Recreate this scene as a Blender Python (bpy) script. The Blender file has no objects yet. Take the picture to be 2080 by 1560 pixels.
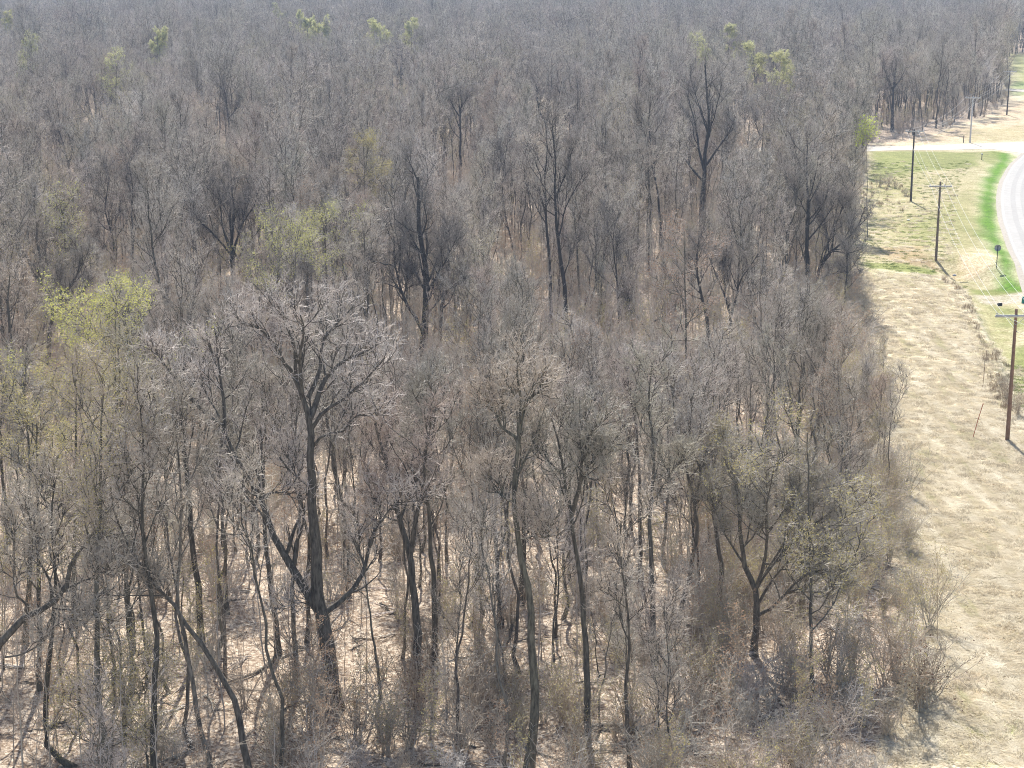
import bpy, math, random
import numpy as np
from mathutils import Vector, Matrix

# ------------------------------------------------------------------ camera, sky, sun, exposure
SC = bpy.context.scene
COL = SC.collection
CAM_H = 40.0
FPX = 3400.0                       # focal length in pixels of the 2080 px wide photograph
PITCH = math.radians(14.5)         # looking down
cam_d = bpy.data.cameras.new('camera'); cam = bpy.data.objects.new('camera', cam_d); COL.objects.link(cam)
cam_d.sensor_fit = 'HORIZONTAL'; cam_d.sensor_width = 36.0; cam_d.lens = FPX / 2080 * 36
cam_d.clip_start = 0.5; cam_d.clip_end = 8000
cam.location = (0, 0, CAM_H); cam.rotation_euler = (math.radians(90) - PITCH, 0, 0)
SC.camera = cam
SUN_EL = math.radians(50)
SUN_AZ = math.radians(-3)          # measured from +Y (straight ahead) towards +X
w = bpy.data.worlds.new('World'); SC.world = w; w.use_nodes = True
nt = w.node_tree; nt.nodes.clear()
sky = nt.nodes.new('ShaderNodeTexSky'); sky.sky_type = 'NISHITA'; sky.sun_disc = False
sky.sun_elevation = SUN_EL; sky.sun_rotation = SUN_AZ; sky.air_density = 1.0; sky.dust_density = 1.5
bg = nt.nodes.new('ShaderNodeBackground'); bg.inputs[1].default_value = 0.12
wo = nt.nodes.new('ShaderNodeOutputWorld')
nt.links.new(sky.outputs[0], bg.inputs[0]); nt.links.new(bg.outputs[0], wo.inputs[0])
sd = bpy.data.lights.new('sun', 'SUN'); sd.energy = 5.0; sd.angle = math.radians(0.5); sd.color = (1.0, 0.955, 0.88)
sun = bpy.data.objects.new('sun', sd); COL.objects.link(sun)
tosun = Vector((math.sin(SUN_AZ) * math.cos(SUN_EL), math.cos(SUN_AZ) * math.cos(SUN_EL), math.sin(SUN_EL)))
sun.rotation_euler = tosun.to_track_quat('Z', 'Y').to_euler(); sun.location = (0, 60, 90)
SC.view_settings.view_transform = 'Standard'; SC.view_settings.look = 'None'
SC.view_settings.gamma = 1.0; SC.view_settings.use_curve_mapping = False
SC.view_settings.exposure = 0.75
SC.cycles.pixel_filter_type = 'BLACKMAN_HARRIS'; SC.cycles.filter_width = 1.05
SC.render.engine = 'CYCLES'
SC.cycles.max_bounces = 5; SC.cycles.diffuse_bounces = 3; SC.cycles.glossy_bounces = 2
SC.cycles.transmission_bounces = 2; SC.cycles.volume_bounces = 0; SC.cycles.transparent_max_bounces = 4
SC.cycles.caustics_reflective = False; SC.cycles.caustics_refractive = False
SC.cycles.use_denoising = True; SC.cycles.denoiser = 'OPENIMAGEDENOISE'; SC.cycles.denoising_input_passes = 'RGB_ALBEDO_NORMAL'; SC.cycles.denoising_prefilter = 'NONE'

# ------------------------------------------------------------------ picture <-> place
cp, sp = math.cos(PITCH), math.sin(PITCH)
def ray(px, py):
    a = (px - 1040) / FPX; b = (780 - py) / FPX
    return np.array([a, cp + b * sp, -sp + b * cp])
def at(px, py, z=0.0):             # the point at height z seen at that pixel
    d = ray(px, py); t = (z - CAM_H) / d[2]
    return np.array([d[0] * t, d[1] * t, z])
def at_y(px, py, Y):               # the point at distance Y seen at that pixel
    d = ray(px, py); t = Y / d[1]
    return np.array([d[0] * t, Y, CAM_H + d[2] * t])
def proj(x, y, z=0.0):
    dz = z - CAM_H
    depth = y * cp - dz * sp; up = y * sp + dz * cp
    return 1040 + FPX * x / depth, 780 - FPX * up / depth

RS = np.random.default_rng(7)
PYR = random.Random(7)

def sstep(a, b, v):
    t = np.clip((v - a) / (b - a), 0, 1); return t * t * (3 - 2 * t)
def gpath(pts): return np.array([at(*p)[:2] for p in pts])
def seg_dist(P, L):
    """signed distance of points P (n,2) to polyline L, sign > 0 on the right of travel"""
    best = np.full(len(P), 1e9); sgn = np.zeros(len(P))
    for a, b in zip(L[:-1], L[1:]):
        d = b - a; l2 = d @ d
        t = np.clip(((P - a) @ d) / l2, 0, 1)
        q = a + t[:, None] * d; v = P - q; dist = np.hypot(v[:, 0], v[:, 1])
        s = np.sign(d[1] * (P[:, 0] - a[0]) - d[0] * (P[:, 1] - a[1]))
        m = dist < best; best[m] = dist[m]; sgn[m] = s[m]
    return best * sgn

# bank that drops from the meadow to the wet strip beside the road (traced far to near)
BANK = gpath([(1905, 552), (1930, 570), (1962, 612), (1990, 662), (2018, 715), (2030, 770), (2040, 808), (2085, 850), (2150, 900)])
BANK = BANK[::-1]                   # near to far: right hand side is the low side
MOUND = at(1978, 534)
def height(x, y):
    x = np.asarray(x, float); y = np.asarray(y, float); sh = x.shape
    X = x.ravel(); Y = y.ravel()
    h = 0.22 * np.sin(X * 0.07 + 1) * np.sin(Y * 0.055) + 0.10 * np.sin(X * 0.23 + Y * 0.17)
    k = sstep(300, 420, Y); h = h * (1 + 4 * k * sstep(60, 20, X))
    near = (X > 25) & (Y < 260) & (Y > 100)
    if near.any():
        sdv = seg_dist(np.stack([X[near], Y[near]], 1), BANK)
        drop = -1.5 * sstep(-0.1, 1.6, sdv) * (1 - sstep(4, 13, sdv))
        h[near] += drop
    h = h + .75 * np.exp(-(((X - MOUND[0]) / 4.2) ** 2 + ((Y - MOUND[1]) / 5.5) ** 2) ** 2)   # the bare sandy mound
    return h.reshape(sh)
def H1(x, y): return float(height(np.array([x]), np.array([y]))[0])

# ------------------------------------------------------------------ materials
def mat(name):
    m = bpy.data.materials.new(name); m.use_nodes = True
    n = m.node_tree; b = n.nodes['Principled BSDF']; b.inputs['Roughness'].default_value = 0.85
    b.inputs['Specular IOR Level'].default_value = 0.2
    return m, n, b
def nd(n, t, **k):
    o = n.nodes.new(t)
    for a, v in k.items(): setattr(o, a, v)
    return o
def ramp(n, stops, fac=None, interp='LINEAR'):
    r = nd(n, 'ShaderNodeValToRGB'); r.color_ramp.interpolation = interp
    e = r.color_ramp.elements
    while len(e) < len(stops): e.new(0.5)
    for i, (p, c) in enumerate(stops): e[i].position = p; e[i].color = (*c, 1)
    if fac is not None: n.links.new(fac, r.inputs[0])
    return r.outputs[0]
def noise(n, scale, detail=3, rough=0.6, vec=None, dist=0.0):
    t = nd(n, 'ShaderNodeTexNoise'); t.inputs['Scale'].default_value = scale
    t.inputs['Detail'].default_value = detail; t.inputs['Roughness'].default_value = rough
    t.inputs['Distortion'].default_value = dist
    if vec is not None: n.links.new(vec, t.inputs['Vector'])
    return t.outputs['Fac']
def mixc(n, f, a, b, blend='MIX'):
    m = nd(n, 'ShaderNodeMix', data_type='RGBA', blend_type=blend)
    for s, v in ((m.inputs[0], f), (m.inputs[6], a), (m.inputs[7], b)):
        if isinstance(v, (int, float)): s.default_value = v
        elif isinstance(v, tuple): s.default_value = (*v, 1)
        else: n.links.new(v, s)
    return m.outputs[2]

def bark_mat(name, dark, light, hues):
    """hues: colours the object's own random number picks between (multiplied in)"""
    m, n, b = mat(name)
    tc = nd(n, 'ShaderNodeTexCoord'); mp = nd(n, 'ShaderNodeMapping'); mp.inputs['Scale'].default_value = (6, 6, 1.2)
    n.links.new(tc.outputs['Object'], mp.inputs[0])
    f = noise(n, 1.3, 4, 0.7, mp.outputs[0])
    c = ramp(n, [(0.35, dark), (0.7, light)], f)
    oi = nd(n, 'ShaderNodeObjectInfo')
    h = ramp(n, [(i / max(1, len(hues) - 1), q) for i, q in enumerate(hues)], oi.outputs['Random'])
    n.links.new(mixc(n, 1.0, c, h, 'MULTIPLY'), b.inputs['Base Color'])
    return m
HUES = [(0.60, 0.585, 0.55), (1.15, 1.11, 1.05), (0.78, 0.76, 0.76), (1.08, 1.0, 0.92), (0.66, 0.64, 0.60), (0.98, 0.97, 0.86), (1.28, 1.24, 1.25), (0.95, 0.84, 0.80), (0.74, 0.735, 0.68)]
M_BARK = bark_mat('dark_bark', (0.055, 0.051, 0.043), (0.25, 0.235, 0.20), HUES)
M_TWIG = bark_mat('twig_bark', (0.46, 0.42, 0.37), (0.66, 0.615, 0.555), HUES)
M_TWIG_PALE = bark_mat('pale_twig_bark', (0.54, 0.515, 0.47), (0.76, 0.73, 0.68), HUES)
M_BARK_OAK = bark_mat('black_oak_bark', (0.03, 0.028, 0.025), (0.11, 0.10, 0.088), [(1, 1, 1), (1.2, 1.2, 1.2)])
M_TWIG_OAK = bark_mat('dark_oak_twigs', (0.24, 0.215, 0.19), (0.42, 0.385, 0.345), [(1, 1, 1), (1.25, 1.2, 1.15), (.8, .8, .8)])
M_BRUSH = bark_mat('brush_stems', (0.32, 0.285, 0.235), (0.62, 0.57, 0.49), [(1.0, 0.92, 0.82), (0.72, 0.70, 0.66), (1.2, 1.14, 1.08), (1.0, 0.86, 0.72), (1.35, 1.3, 1.26)])
def leaf_mat(name, c1, c2, trans=0.35):
    m, n, b = mat(name)
    tc = nd(n, 'ShaderNodeTexCoord')
    f = noise(n, 1.2, 3, 0.7, tc.outputs['Object'])
    c = ramp(n, [(0.35, c1), (0.65, c2)], f)
    n.links.new(c, b.inputs['Base Color'])
    t = nd(n, 'ShaderNodeBsdfTranslucent'); n.links.new(c, t.inputs[0])
    mx = nd(n, 'ShaderNodeMixShader'); mx.inputs[0].default_value = trans
    n.links.new(b.outputs[0], mx.inputs[1]); n.links.new(t.outputs[0], mx.inputs[2])
    n.links.new(mx.outputs[0], n.nodes['Material Output'].inputs[0])
    return m
for m_ in (M_TWIG, M_TWIG_PALE, M_BRUSH):
    q_ = m_.node_tree.nodes['Principled BSDF']; q_.inputs['Roughness'].default_value = .5; q_.inputs['Specular IOR Level'].default_value = .35
M_LEAF_YG = leaf_mat('yellow_green_leaves', (0.50, 0.50, 0.13), (0.68, 0.66, 0.25), .45)
M_LEAF_FAR = leaf_mat('pale_green_leaves', (0.50, 0.50, 0.24), (0.64, 0.63, 0.34), .45)
M_LEAF_LIME = leaf_mat('lime_leaves', (0.52, 0.62, 0.07), (0.66, 0.74, 0.12), .5)
M_BUD_OLIVE = leaf_mat('olive_buds', (0.42, 0.37, 0.16), (0.58, 0.51, 0.24), .4)
M_BUD_RUST = leaf_mat('rusty_buds', (0.38, 0.24, 0.16), (0.52, 0.36, 0.24), .4)
M_DEAD = leaf_mat('dead_brown_leaves', (0.10, 0.055, 0.035), (0.22, 0.13, 0.08), 0.2)

# ------------------------------------------------------------------ mesh helpers
def quads_mesh(name, V, F, mats, smooth=False, attrs=None):
    me = bpy.data.meshes.new(name)
    V = np.asarray(V, np.float32); F = np.asarray(F, np.int32); k = F.shape[1]
    me.vertices.add(len(V)); me.vertices.foreach_set('co', V.ravel())
    me.loops.add(F.size); me.loops.foreach_set('vertex_index', F.ravel())
    me.polygons.add(len(F)); me.polygons.foreach_set('loop_start', np.arange(0, F.size, k, dtype=np.int32))
    if smooth: me.polygons.foreach_set('use_smooth', np.ones(len(F), bool))
    for m in (mats if isinstance(mats, (list, tuple)) else [mats]): me.materials.append(m)
    me.update(calc_edges=True); me.validate()
    return me
def tubes(P, R, k=3):
    P = np.asarray(P, float); R = np.asarray(R, float); B, n, _ = P.shape
    T = np.gradient(P, axis=1); T /= np.linalg.norm(T, axis=2, keepdims=True) + 1e-9
    ref = np.where((np.abs(T[:, :1, 2:3]) < 0.8), np.array([0, 0, 1.0]), np.array([1.0, 0.13, 0]))
    U = np.cross(T, ref); U /= np.linalg.norm(U, axis=2, keepdims=True) + 1e-9
    W = np.cross(T, U)
    a = np.arange(k) * 2 * math.pi / k
    ring = P[:, :, None] + R[:, :, None, None] * (np.cos(a)[None, None, :, None] * U[:, :, None] + np.sin(a)[None, None, :, None] * W[:, :, None])
    V = ring.reshape(-1, 3)
    b = np.arange(B)[:, None, None] * n * k; i = np.arange(n - 1)[None, :, None] * k; j = np.arange(k)[None, None, :]; j2 = (j + 1) % k
    F = np.stack([b + i + j, b + i + j2, b + i + k + j2, b + i + k + j], -1).reshape(-1, 4)
    return V, F
def join_vf(L):
    V = np.concatenate([v for v, f in L]); o = 0; F = []
    for v, f in L: F.append(f + o); o += len(v)
    return V, np.concatenate(F)

def grow(rng, P, R, per, t0, t1, ang, asd, lf, n, up, wig, rf, tip=0.35, lfall=0.4, lmin=0.0, rmin=0.0):
    B, m, _ = P.shape
    idx = np.repeat(np.arange(B), per); N = len(idx)
    t = t0 + (t1 - t0) * ((np.tile(np.arange(per), B) + rng.random(N)) / per)
    f = t * (m - 1); i0 = np.clip(f.astype(int), 0, m - 2); u = (f - i0)[:, None]
    p0 = P[idx, i0] * (1 - u) + P[idx, i0 + 1] * u
    T = P[idx, i0 + 1] - P[idx, i0]; T /= np.linalg.norm(T, axis=1, keepdims=True) + 1e-9
    r = R[idx, i0] * (1 - u[:, 0]) + R[idx, i0 + 1] * u[:, 0]
    L = np.linalg.norm(np.diff(P, axis=1), axis=2).sum(1)[idx]
    ref = rng.normal(size=(N, 3)); pr = ref - (ref * T).sum(1, keepdims=True) * T
    pr /= np.linalg.norm(pr, axis=1, keepdims=True) + 1e-9
    a = np.radians(rng.normal(ang, asd, N))[:, None]
    d = np.cos(a) * T + np.sin(a) * pr
    ln = np.maximum(L * lf * (1 - lfall * (t - t0) / max(1e-6, t1 - t0)) * rng.uniform(0.6, 1.25, N), lmin)
    out = np.empty((N, n, 3)); out[:, 0] = p0; st = (ln / (n - 1))[:, None]
    for q in range(1, n):
        d = d + rng.normal(0, wig, (N, 3)) + np.array([0, 0, up]); d /= np.linalg.norm(d, axis=1, keepdims=True)
        out[:, q] = out[:, q - 1] + d * st
    r0 = np.maximum(r * rf, rmin)[:, None]
    return out, r0 * (1 - (1 - tip) * np.linspace(0, 1, n)[None])

def leaf_quads(rng, C, size, jitter=0.25):
    """two-sided little leaf quads round the points C"""
    N = len(C); C = C + rng.normal(0, jitter, (N, 3))
    a = rng.normal(size=(N, 3)); a /= np.linalg.norm(a, axis=1, keepdims=True)
    b = rng.normal(size=(N, 3)); b -= (a * b).sum(1, keepdims=True) * a; b /= np.linalg.norm(b, axis=1, keepdims=True)
    s = size * rng.uniform(0.6, 1.3, (N, 1))
    V = np.stack([C - a * s, C - b * s * 0.6, C + a * s, C + b * s * 0.6], 1).reshape(-1, 3)
    return V, np.arange(4 * N).reshape(N, 4)

def fix_ground(P, z=-0.3):         # nothing dives below the ground
    P[..., 2] = np.maximum(P[..., 2], z + 0.4); return P

def crown_from(rng, LP, LR, dens=1.0, fine=1.0, tw=0.0108, l2=0.46, up=0.16, spread=42):
    """LP, LR: list of limb arrays; returns (V,F) of all branches finer than limbs, and the tips"""
    parts = []; tips = []
    P = np.stack(LP); R = np.stack(LR)
    P2, R2 = grow(rng, P, R, max(2, int(round(7 * dens))), 0.22, 0.98, spread, 12, l2, 6, up, 0.2, 0.5, lfall=0.45, lmin=1.2, rmin=0.026)
    P3, R3 = grow(rng, P2, R2, max(2, int(round(6 * dens))), 0.15, 1.0, 46, 14, 0.45, 4, up, 0.26, 0.55, lmin=0.7, rmin=0.0135)
    P4, R4 = grow(rng, P3, R3, max(2, int(round(4.4 * fine))), 0.12, 1.0, 44, 16, 0.5, 3, up * 1.2, 0.32, 0.6, lmin=0.45, rmin=tw)
    for p in (P2, P3, P4): fix_ground(p)
    LIMB2.append(tubes(P2, R2, 4)); h3 = rng.random(len(P3)) < .22; LIMB2.append(tubes(P3[h3], R3[h3] * 1.25, 3)); parts.append(tubes(P3[~h3], R3[~h3], 3)); parts.append(tubes(P4, R4, 3))
    return join_vf(parts), np.concatenate([P4[:, -1], P4[:, 1]])
LIMB2 = []

def tag(o, label=None, cat=None, group=None, kind=None):
    for k, v in (('label', label), ('category', cat), ('group', group), ('kind', kind)):
        if v: o[k] = v
    return o
def link(name, me, parent=None, loc=(0, 0, 0)):
    o = bpy.data.objects.new(name, me); COL.objects.link(o); o.location = loc
    if parent: o.parent = parent
    return o
def empty(name, loc, rz=0.0):
    o = bpy.data.objects.new(name, None); COL.objects.link(o); o.location = loc; o.rotation_euler = (0, 0, rz); o.empty_display_size = 0.3
    return o
def copy_thing(src, loc, rz, sc, label, group):
    r = src.copy(); COL.objects.link(r); r.location = loc; r.rotation_euler = (PYR.uniform(-.05, .05), PYR.uniform(-.05, .05), rz); r.scale = sc
    r['label'] = label; r['group'] = group
    for ch in src.children:
        c = ch.copy(); COL.objects.link(c); c.parent = r
    return r

# ------------------------------------------------------------------ tree prototypes
def generic_tree(seed, Ht=17.0, r0=0.17, clear=0.42, limbs=12, lf=0.34, ang=42, up=0.17, wob=0.035, dens=1.0, fine=1.0, fork=0, fall=.6, tw=0.0108, l2=0.42):
    rng = np.random.default_rng(seed); n = 14
    z = np.linspace(0, 1, n); path = np.zeros((n, 3)); path[:, 2] = z * Ht
    wv = np.cumsum(rng.normal(0, wob, (n, 2)), 0); wv[0] = 0; path[:, :2] = wv * Ht * 0.28
    rad = r0 * (1.0 - 0.82 * z ** 0.9); rad[0] *= 1.5; rad[1] *= 1.05
    trunk = [(path, rad)]; TP = path[None]; TR = rad[None]
    if fork:
        FP, FR = grow(rng, TP, TR, fork, clear * 0.75, clear * 1.25, 24, 6, 0.55, 9, 0.06, 0.07, 0.8, tip=0.25, lfall=0.1)
        trunk += [(FP[i], FR[i]) for i in range(len(FP))]
    L1, R1 = grow(rng, TP, TR, limbs, clear, 0.99, ang, 9, lf, 8, up, 0.11, 0.52, tip=0.25, lfall=fall, lmin=1.5, rmin=0.025)
    LP = [L1[i] for i in range(len(L1))]; LR = [R1[i] for i in range(len(L1))]
    if fork:
        G1, GR = grow(rng, FP, FR, 4, 0.3, 0.98, 38, 8, 0.45, 8, up, 0.11, 0.55, tip=0.25, lmin=1.2, rmin=0.025)
        LP += list(G1); LR += list(GR)
    (CV, CF), tips = crown_from(rng, LP, LR, dens, fine, tw, l2, up)
    tv = [tubes(p[None], r[None], 7) for p, r in trunk] + [tubes(np.stack(LP), np.stack(LR), 5)] + LIMB2; LIMB2.clear()
    TV, TF = join_vf(tv)
    return (TV, TF), (CV, CF), tips

def make_tree(name, T, C, loc, label, cat='tree', group=None, twig=None, leaves=None, rz=0.0, bark=None):
    root = empty(name, loc, rz); tag(root, label, cat, group)
    link('trunk', quads_mesh('trunk', *T, bark or M_BARK, smooth=True), root)
    link('crown', quads_mesh('crown', *C, twig or M_TWIG), root)
    if leaves:
        V, F, m = leaves
        link('leaves', quads_mesh('leaves', V, F, m), root)
    return root

# traced trees: every polyline is in photo pixels from the butt upwards; (label, butt radius m, trunk, limbs[(px points, radius m)], options)
def smooth_poly(pts, n):
    pts = np.array(pts, float)
    d = np.r_[0, np.cumsum(np.hypot(*np.diff(pts, axis=0).T))]; d /= d[-1]
    if len(pts) > 2:
        s = np.linspace(0, 1, n); out = np.empty((n, pts.shape[1]))
        # Catmull-Rom style via cubic Hermite
        m = np.gradient(pts, d, axis=0)
        for i, v in enumerate(s):
            k = min(np.searchsorted(d, v, side='right') - 1, len(d) - 2); h = d[k + 1] - d[k]; u = (v - d[k]) / h
            out[i] = (2 * u**3 - 3 * u**2 + 1) * pts[k] + (u**3 - 2 * u**2 + u) * h * m[k] + (-2 * u**3 + 3 * u**2) * pts[k + 1] + (u**3 - u**2) * h * m[k + 1]
        return out
    s = np.linspace(0, 1, n)[:, None]; return pts[0] * (1 - s) + pts[-1] * s

def traced_tree(seed, label, r0, trunk, limbs=(), auto=8, clear=0.5, lf=0.3, dens=1.0, fine=1.0, twig=None, leaves=None, ang=42, tip=0.18, base=None, cat='tree', name='bare_tree', l2=0.42, tw=0.0108, up=0.15, group=None):
    rng = np.random.default_rng(seed)
    if trunk[0][1] > 500: tw = .0135; fine *= .8
    if trunk[0][1] < 780 and not leaves: twig = twig or M_TWIG_OAK
    if trunk[0][1] < 480 and not leaves: r0 *= 1.25; limbs = [(q, r * 1.3) for q, r in limbs]
    b = base or trunk[0]
    G = at(*b); G[2] = H1(G[0], G[1])
    G = at(b[0], b[1], G[2])
    Y = G[1]
    def lift(pts, y0, dd, n):
        q = smooth_poly(pts, n); s = np.linspace(0, 1, n)
        return np.array([at_y(a, c, y0 + dd * v) for (a, c), v in zip(q, s)]) - G
    n = 16
    tp = lift(([b] if base else []) + list(trunk), Y, 0, n); tp[0, 2] = -0.3
    tp[1:-1] += rng.normal(0, 0.03, (n - 2, 3))
    z = np.linspace(0, 1, n); rad = r0 * (1 - (1 - tip) * z); rad[0] *= 1.45
    tl = [tubes(tp[None], rad[None], 8)]
    LP, LR = [], []
    for pts, r in limbs:
        q0 = at_y(*pts[0], Y) - G; q1 = at_y(*pts[-1], Y) - G
        ln = np.linalg.norm(q1 - q0)
        lp = lift(pts, Y, rng.choice([-1, 1]) * rng.uniform(0.15, 0.5) * ln, 8)
        lp[1:] += rng.normal(0, 0.04, (7, 3))
        LP.append(lp); LR.append(r * (1 - 0.78 * np.linspace(0, 1, 8)))
    if LP:
        tl.append(tubes(np.stack(LP), np.stack(LR), 6))
        S1, SR = grow(rng, np.stack(LP), np.stack(LR), 4, 0.3, 0.98, 40, 10, 0.36, 8, up, 0.13, 0.55, tip=0.3, lmin=1.2, rmin=0.022)
        fix_ground(S1); tl.append(tubes(S1, SR, 4))
        LP += list(S1); LR += list(SR)
    if auto:
        A1, AR = grow(rng, tp[None], rad[None], auto, clear, 0.99, ang, 10, lf, 8, up, 0.12, 0.5, tip=0.25, lfall=0.5, lmin=1.5, rmin=0.022)
        fix_ground(A1); tl.append(tubes(A1, AR, 5))
        LP += list(A1); LR += list(AR)
    (CV, CF), tips = crown_from(rng, LP, LR, dens, fine, tw, l2, up)
    tl += LIMB2; LIMB2.clear()
    lv = None
    if leaves:
        m, cnt, size = leaves
        k = rng.integers(0, len(tips), cnt); V, F = leaf_quads(rng, tips[k], size, 0.15); lv = (V, F, m)
    return make_tree(name, join_vf(tl), (CV, CF), tuple(G), label, cat, group, twig, lv, bark=(M_BARK_OAK if trunk[0][1] < 780 and not leaves else None))

OCC = []                            # ground spots already taken by a traced tree
def T(*a, **k):
    global TSEED
    TSEED += 1
    o = traced_tree(TSEED, *a, **k); OCC.append((o.location.x, o.location.y))
    hx, hy = proj(o.location.x, o.location.y, o.location.z); SHOW.append((hx, hy, k.get('name') == 'leafing_tree')); return o
SHOW = []
TSEED = 100

# --- the traced trees
T('massive spreading oak with low forked trunk and long crooked limb reaching left', 0.46,
  [(680, 1440), (668, 1340), (659, 1287), (652, 1244), (645, 1201), (645, 1126), (637, 1072), (634, 1000), (632, 930), (632, 882), (626, 844), (614, 810), (600, 766), (591, 752)],
  [([(591, 752), (571, 723), (536, 674), (502, 657)], .11), ([(614, 810), (611, 752), (611, 711), (617, 665), (611, 637)], .15), ([(602, 770), (600, 737), (597, 700), (583, 660), (560, 625)], .12),
   ([(630, 850), (646, 804), (669, 763), (689, 737), (733, 723), (765, 700)], .19), ([(626, 808), (652, 740), (660, 688), (695, 648), (720, 620)], .14),
   ([(634, 870), (646, 850), (684, 821), (733, 781), (779, 737)], .11), ([(635, 908), (658, 885), (701, 873), (712, 850), (776, 844)], .09),
   ([(652, 1248), (630, 1215), (598, 1158), (569, 1111), (544, 1061), (523, 1000), (502, 968), (487, 936), (461, 890), (450, 864)], .30),
   ([(450, 864), (410, 830), (358, 769), (329, 740), (327, 706)], .13), ([(456, 870), (456, 840), (447, 752), (436, 665)], .12), ([(450, 864), (438, 835), (415, 790), (400, 745)], .07),
   ([(655, 1248), (695, 1219), (734, 1172), (752, 1100), (774, 1057), (763, 1010)], .17), ([(768, 1065), (795, 1029), (830, 1015)], .07), ([(738, 1165), (730, 1100), (722, 1050)], .07),
   ([(530, 1010), (575, 1000), (605, 1015)], .07), ([(524, 1005), (495, 1000), (465, 1010)], .07), ([(650, 1240), (610, 1225), (598, 1225)], .07), ([(640, 1000), (600, 960), (590, 920)], .07)],
  auto=2, clear=0.75, lf=0.22, dens=0.78, fine=.95, tip=0.22)
T('tree leaning hard to the left with curved dark trunk in the front clearing', 0.19,
  [(512, 1600), (503, 1560), (478, 1433), (457, 1386), (406, 1306), (364, 1251), (338, 1209), (305, 1175), (272, 1130), (240, 1060), (225, 990)], [([(364, 1251), (345, 1215), (322, 1195), (300, 1170)], .07)], auto=6, clear=0.6, lf=0.25)
T('thin dark tree with bowed trunk crossing behind the left leaning one', 0.14,
  [(430, 1590), (427, 1560), (406, 1471), (387, 1361), (368, 1268), (360, 1230), (364, 1150), (368, 1027), (360, 900), (350, 830)], auto=8, clear=0.6, lf=0.22)
T('dark straight trunk just left of the big oak, base behind the leaning tree', 0.22,
  [(408, 1310), (402, 1196), (391, 1111), (383, 1006), (372, 900), (368, 800), (375, 720)], auto=8, clear=0.6, lf=0.25)
T('slim forked tree between the leaning tree and the big oak', 0.105,
  [(457, 1376), (455, 1260), (446, 1196), (442, 1090), (446, 1027), (448, 900), (452, 800)], [([(442, 1080), (428, 1020), (422, 950)], .05)], auto=7, clear=0.55, lf=0.2)
T('sinuous dark trunk rising from the bottom edge left of the leaning trees', 0.18,
  [(313, 1600), (311, 1530), (311, 1471), (317, 1344), (319, 1281), (305, 1196), (292, 1111), (290, 1006), (292, 900), (285, 830)], auto=9, clear=0.6, lf=0.24)
T('upright trunk behind the yellowish thicket at the lower left', 0.19,
  [(218, 1600), (210, 1500), (203, 1450), (197, 1302), (197, 1133), (205, 1027), (203, 900), (210, 800)], auto=9, clear=0.55, lf=0.27, leaves=(M_BUD_OLIVE, 5000, .035))
T('mid sized trunk with a kink standing behind the lower left thicket', 0.14,
  [(271, 1322), (256, 1196), (252, 1090), (264, 985), (262, 900), (255, 820), (262, 740)], auto=8, clear=0.55, lf=0.25, leaves=(M_BUD_OLIVE, 4000, .035))
T('trunk sweeping up from a curved root at the bottom left corner', 0.18,
  [(160, 1556), (127, 1547), (102, 1526), (93, 1450), (99, 1344), (108, 1260), (112, 1180), (105, 1080), (112, 980)], auto=7, clear=0.62, lf=0.22)
T('old tree at the left edge throwing a crooked dark limb into the frame', 0.3,
  [(-60, 1600), (-45, 1450), (-13, 1331), (25, 1281), (55, 1251), (102, 1230), (131, 1196), (140, 1154), (161, 1120)],
  [([(161, 1120), (185, 1095), (215, 1085)], .07), ([(55, 1251), (55, 1225), (38, 1213), (30, 1150), (25, 1080)], .07), ([(102, 1230), (102, 1196), (76, 1124), (60, 1060)], .08), ([(106, 1234), (169, 1243), (198, 1252)], .05), ([(131, 1196), (190, 1170), (230, 1155)], .06), ([(10, 1335), (60, 1325), (110, 1275), (150, 1245)], .05)], auto=0, dens=0.8, tip=0.3)
T('straight grey trunk near the left edge behind the crooked limb', 0.17, [(51, 1310), (58, 1200), (63, 1111), (60, 1020), (61, 959), (55, 880), (50, 780)], auto=9, clear=0.5, lf=0.27)
T('grey trunk at the far left margin, partly out of the picture', 0.15, [(18, 1106), (10, 1020), (4, 942), (2, 850), (10, 760)], auto=9, clear=0.5, lf=0.28)
T('forked dark trunk right of the big oak with brush round its foot', 0.27,
  [(853, 1400), (846, 1281), (840, 1196), (833, 1133), (822, 1090), (810, 1048), (797, 976), (776, 913), (762, 860)],
  [([(833, 1135), (840, 1090), (848, 1048), (859, 985), (869, 900), (875, 830)], .15), ([(818, 1060), (795, 1055), (768, 1040), (760, 1010)], .06), ([(848, 1048), (835, 1010), (830, 960)], .06)], auto=7, clear=0.6, lf=0.22, tip=0.25)
T('straight shaded trunk beside the forked one, with dark clumps up high', 0.19, [(886, 1350), (884, 1323), (882, 1196), (872, 1070), (869, 963), (880, 880), (885, 790)], auto=11, clear=0.5, lf=0.25, dens=1.1)
T('tall thick swaying trunk in the lower middle of the wood', 0.26,
  [(1072, 1570), (1080, 1500), (1087, 1425), (1083, 1330), (1081, 1281), (1076, 1205), (1062, 1154), (1051, 1078), (1045, 1018), (1051, 900), (1060, 830), (1050, 760)],
  [([(1045, 1022), (1030, 1015), (1000, 990)], .07), ([(1055, 1095), (1085, 1090), (1110, 1070)], .05), ([(1053, 900), (1010, 850), (985, 800)], .1), ([(1056, 880), (1070, 820), (1100, 770)], .09)], auto=6, clear=0.65, lf=0.2)
T('fork topped trunk right of the tall swaying one', 0.2,
  [(1195, 1540), (1193, 1400), (1184, 1238), (1170, 1111), (1159, 1040), (1144, 963), (1138, 913), (1120, 850)], [([(1161, 1045), (1178, 985), (1186, 913), (1210, 860)], .13), ([(1178, 985), (1200, 940), (1222, 915)], .07), ([(1140, 960), (1110, 935), (1095, 900)], .06)], auto=6, clear=0.65, lf=0.2)
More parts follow.
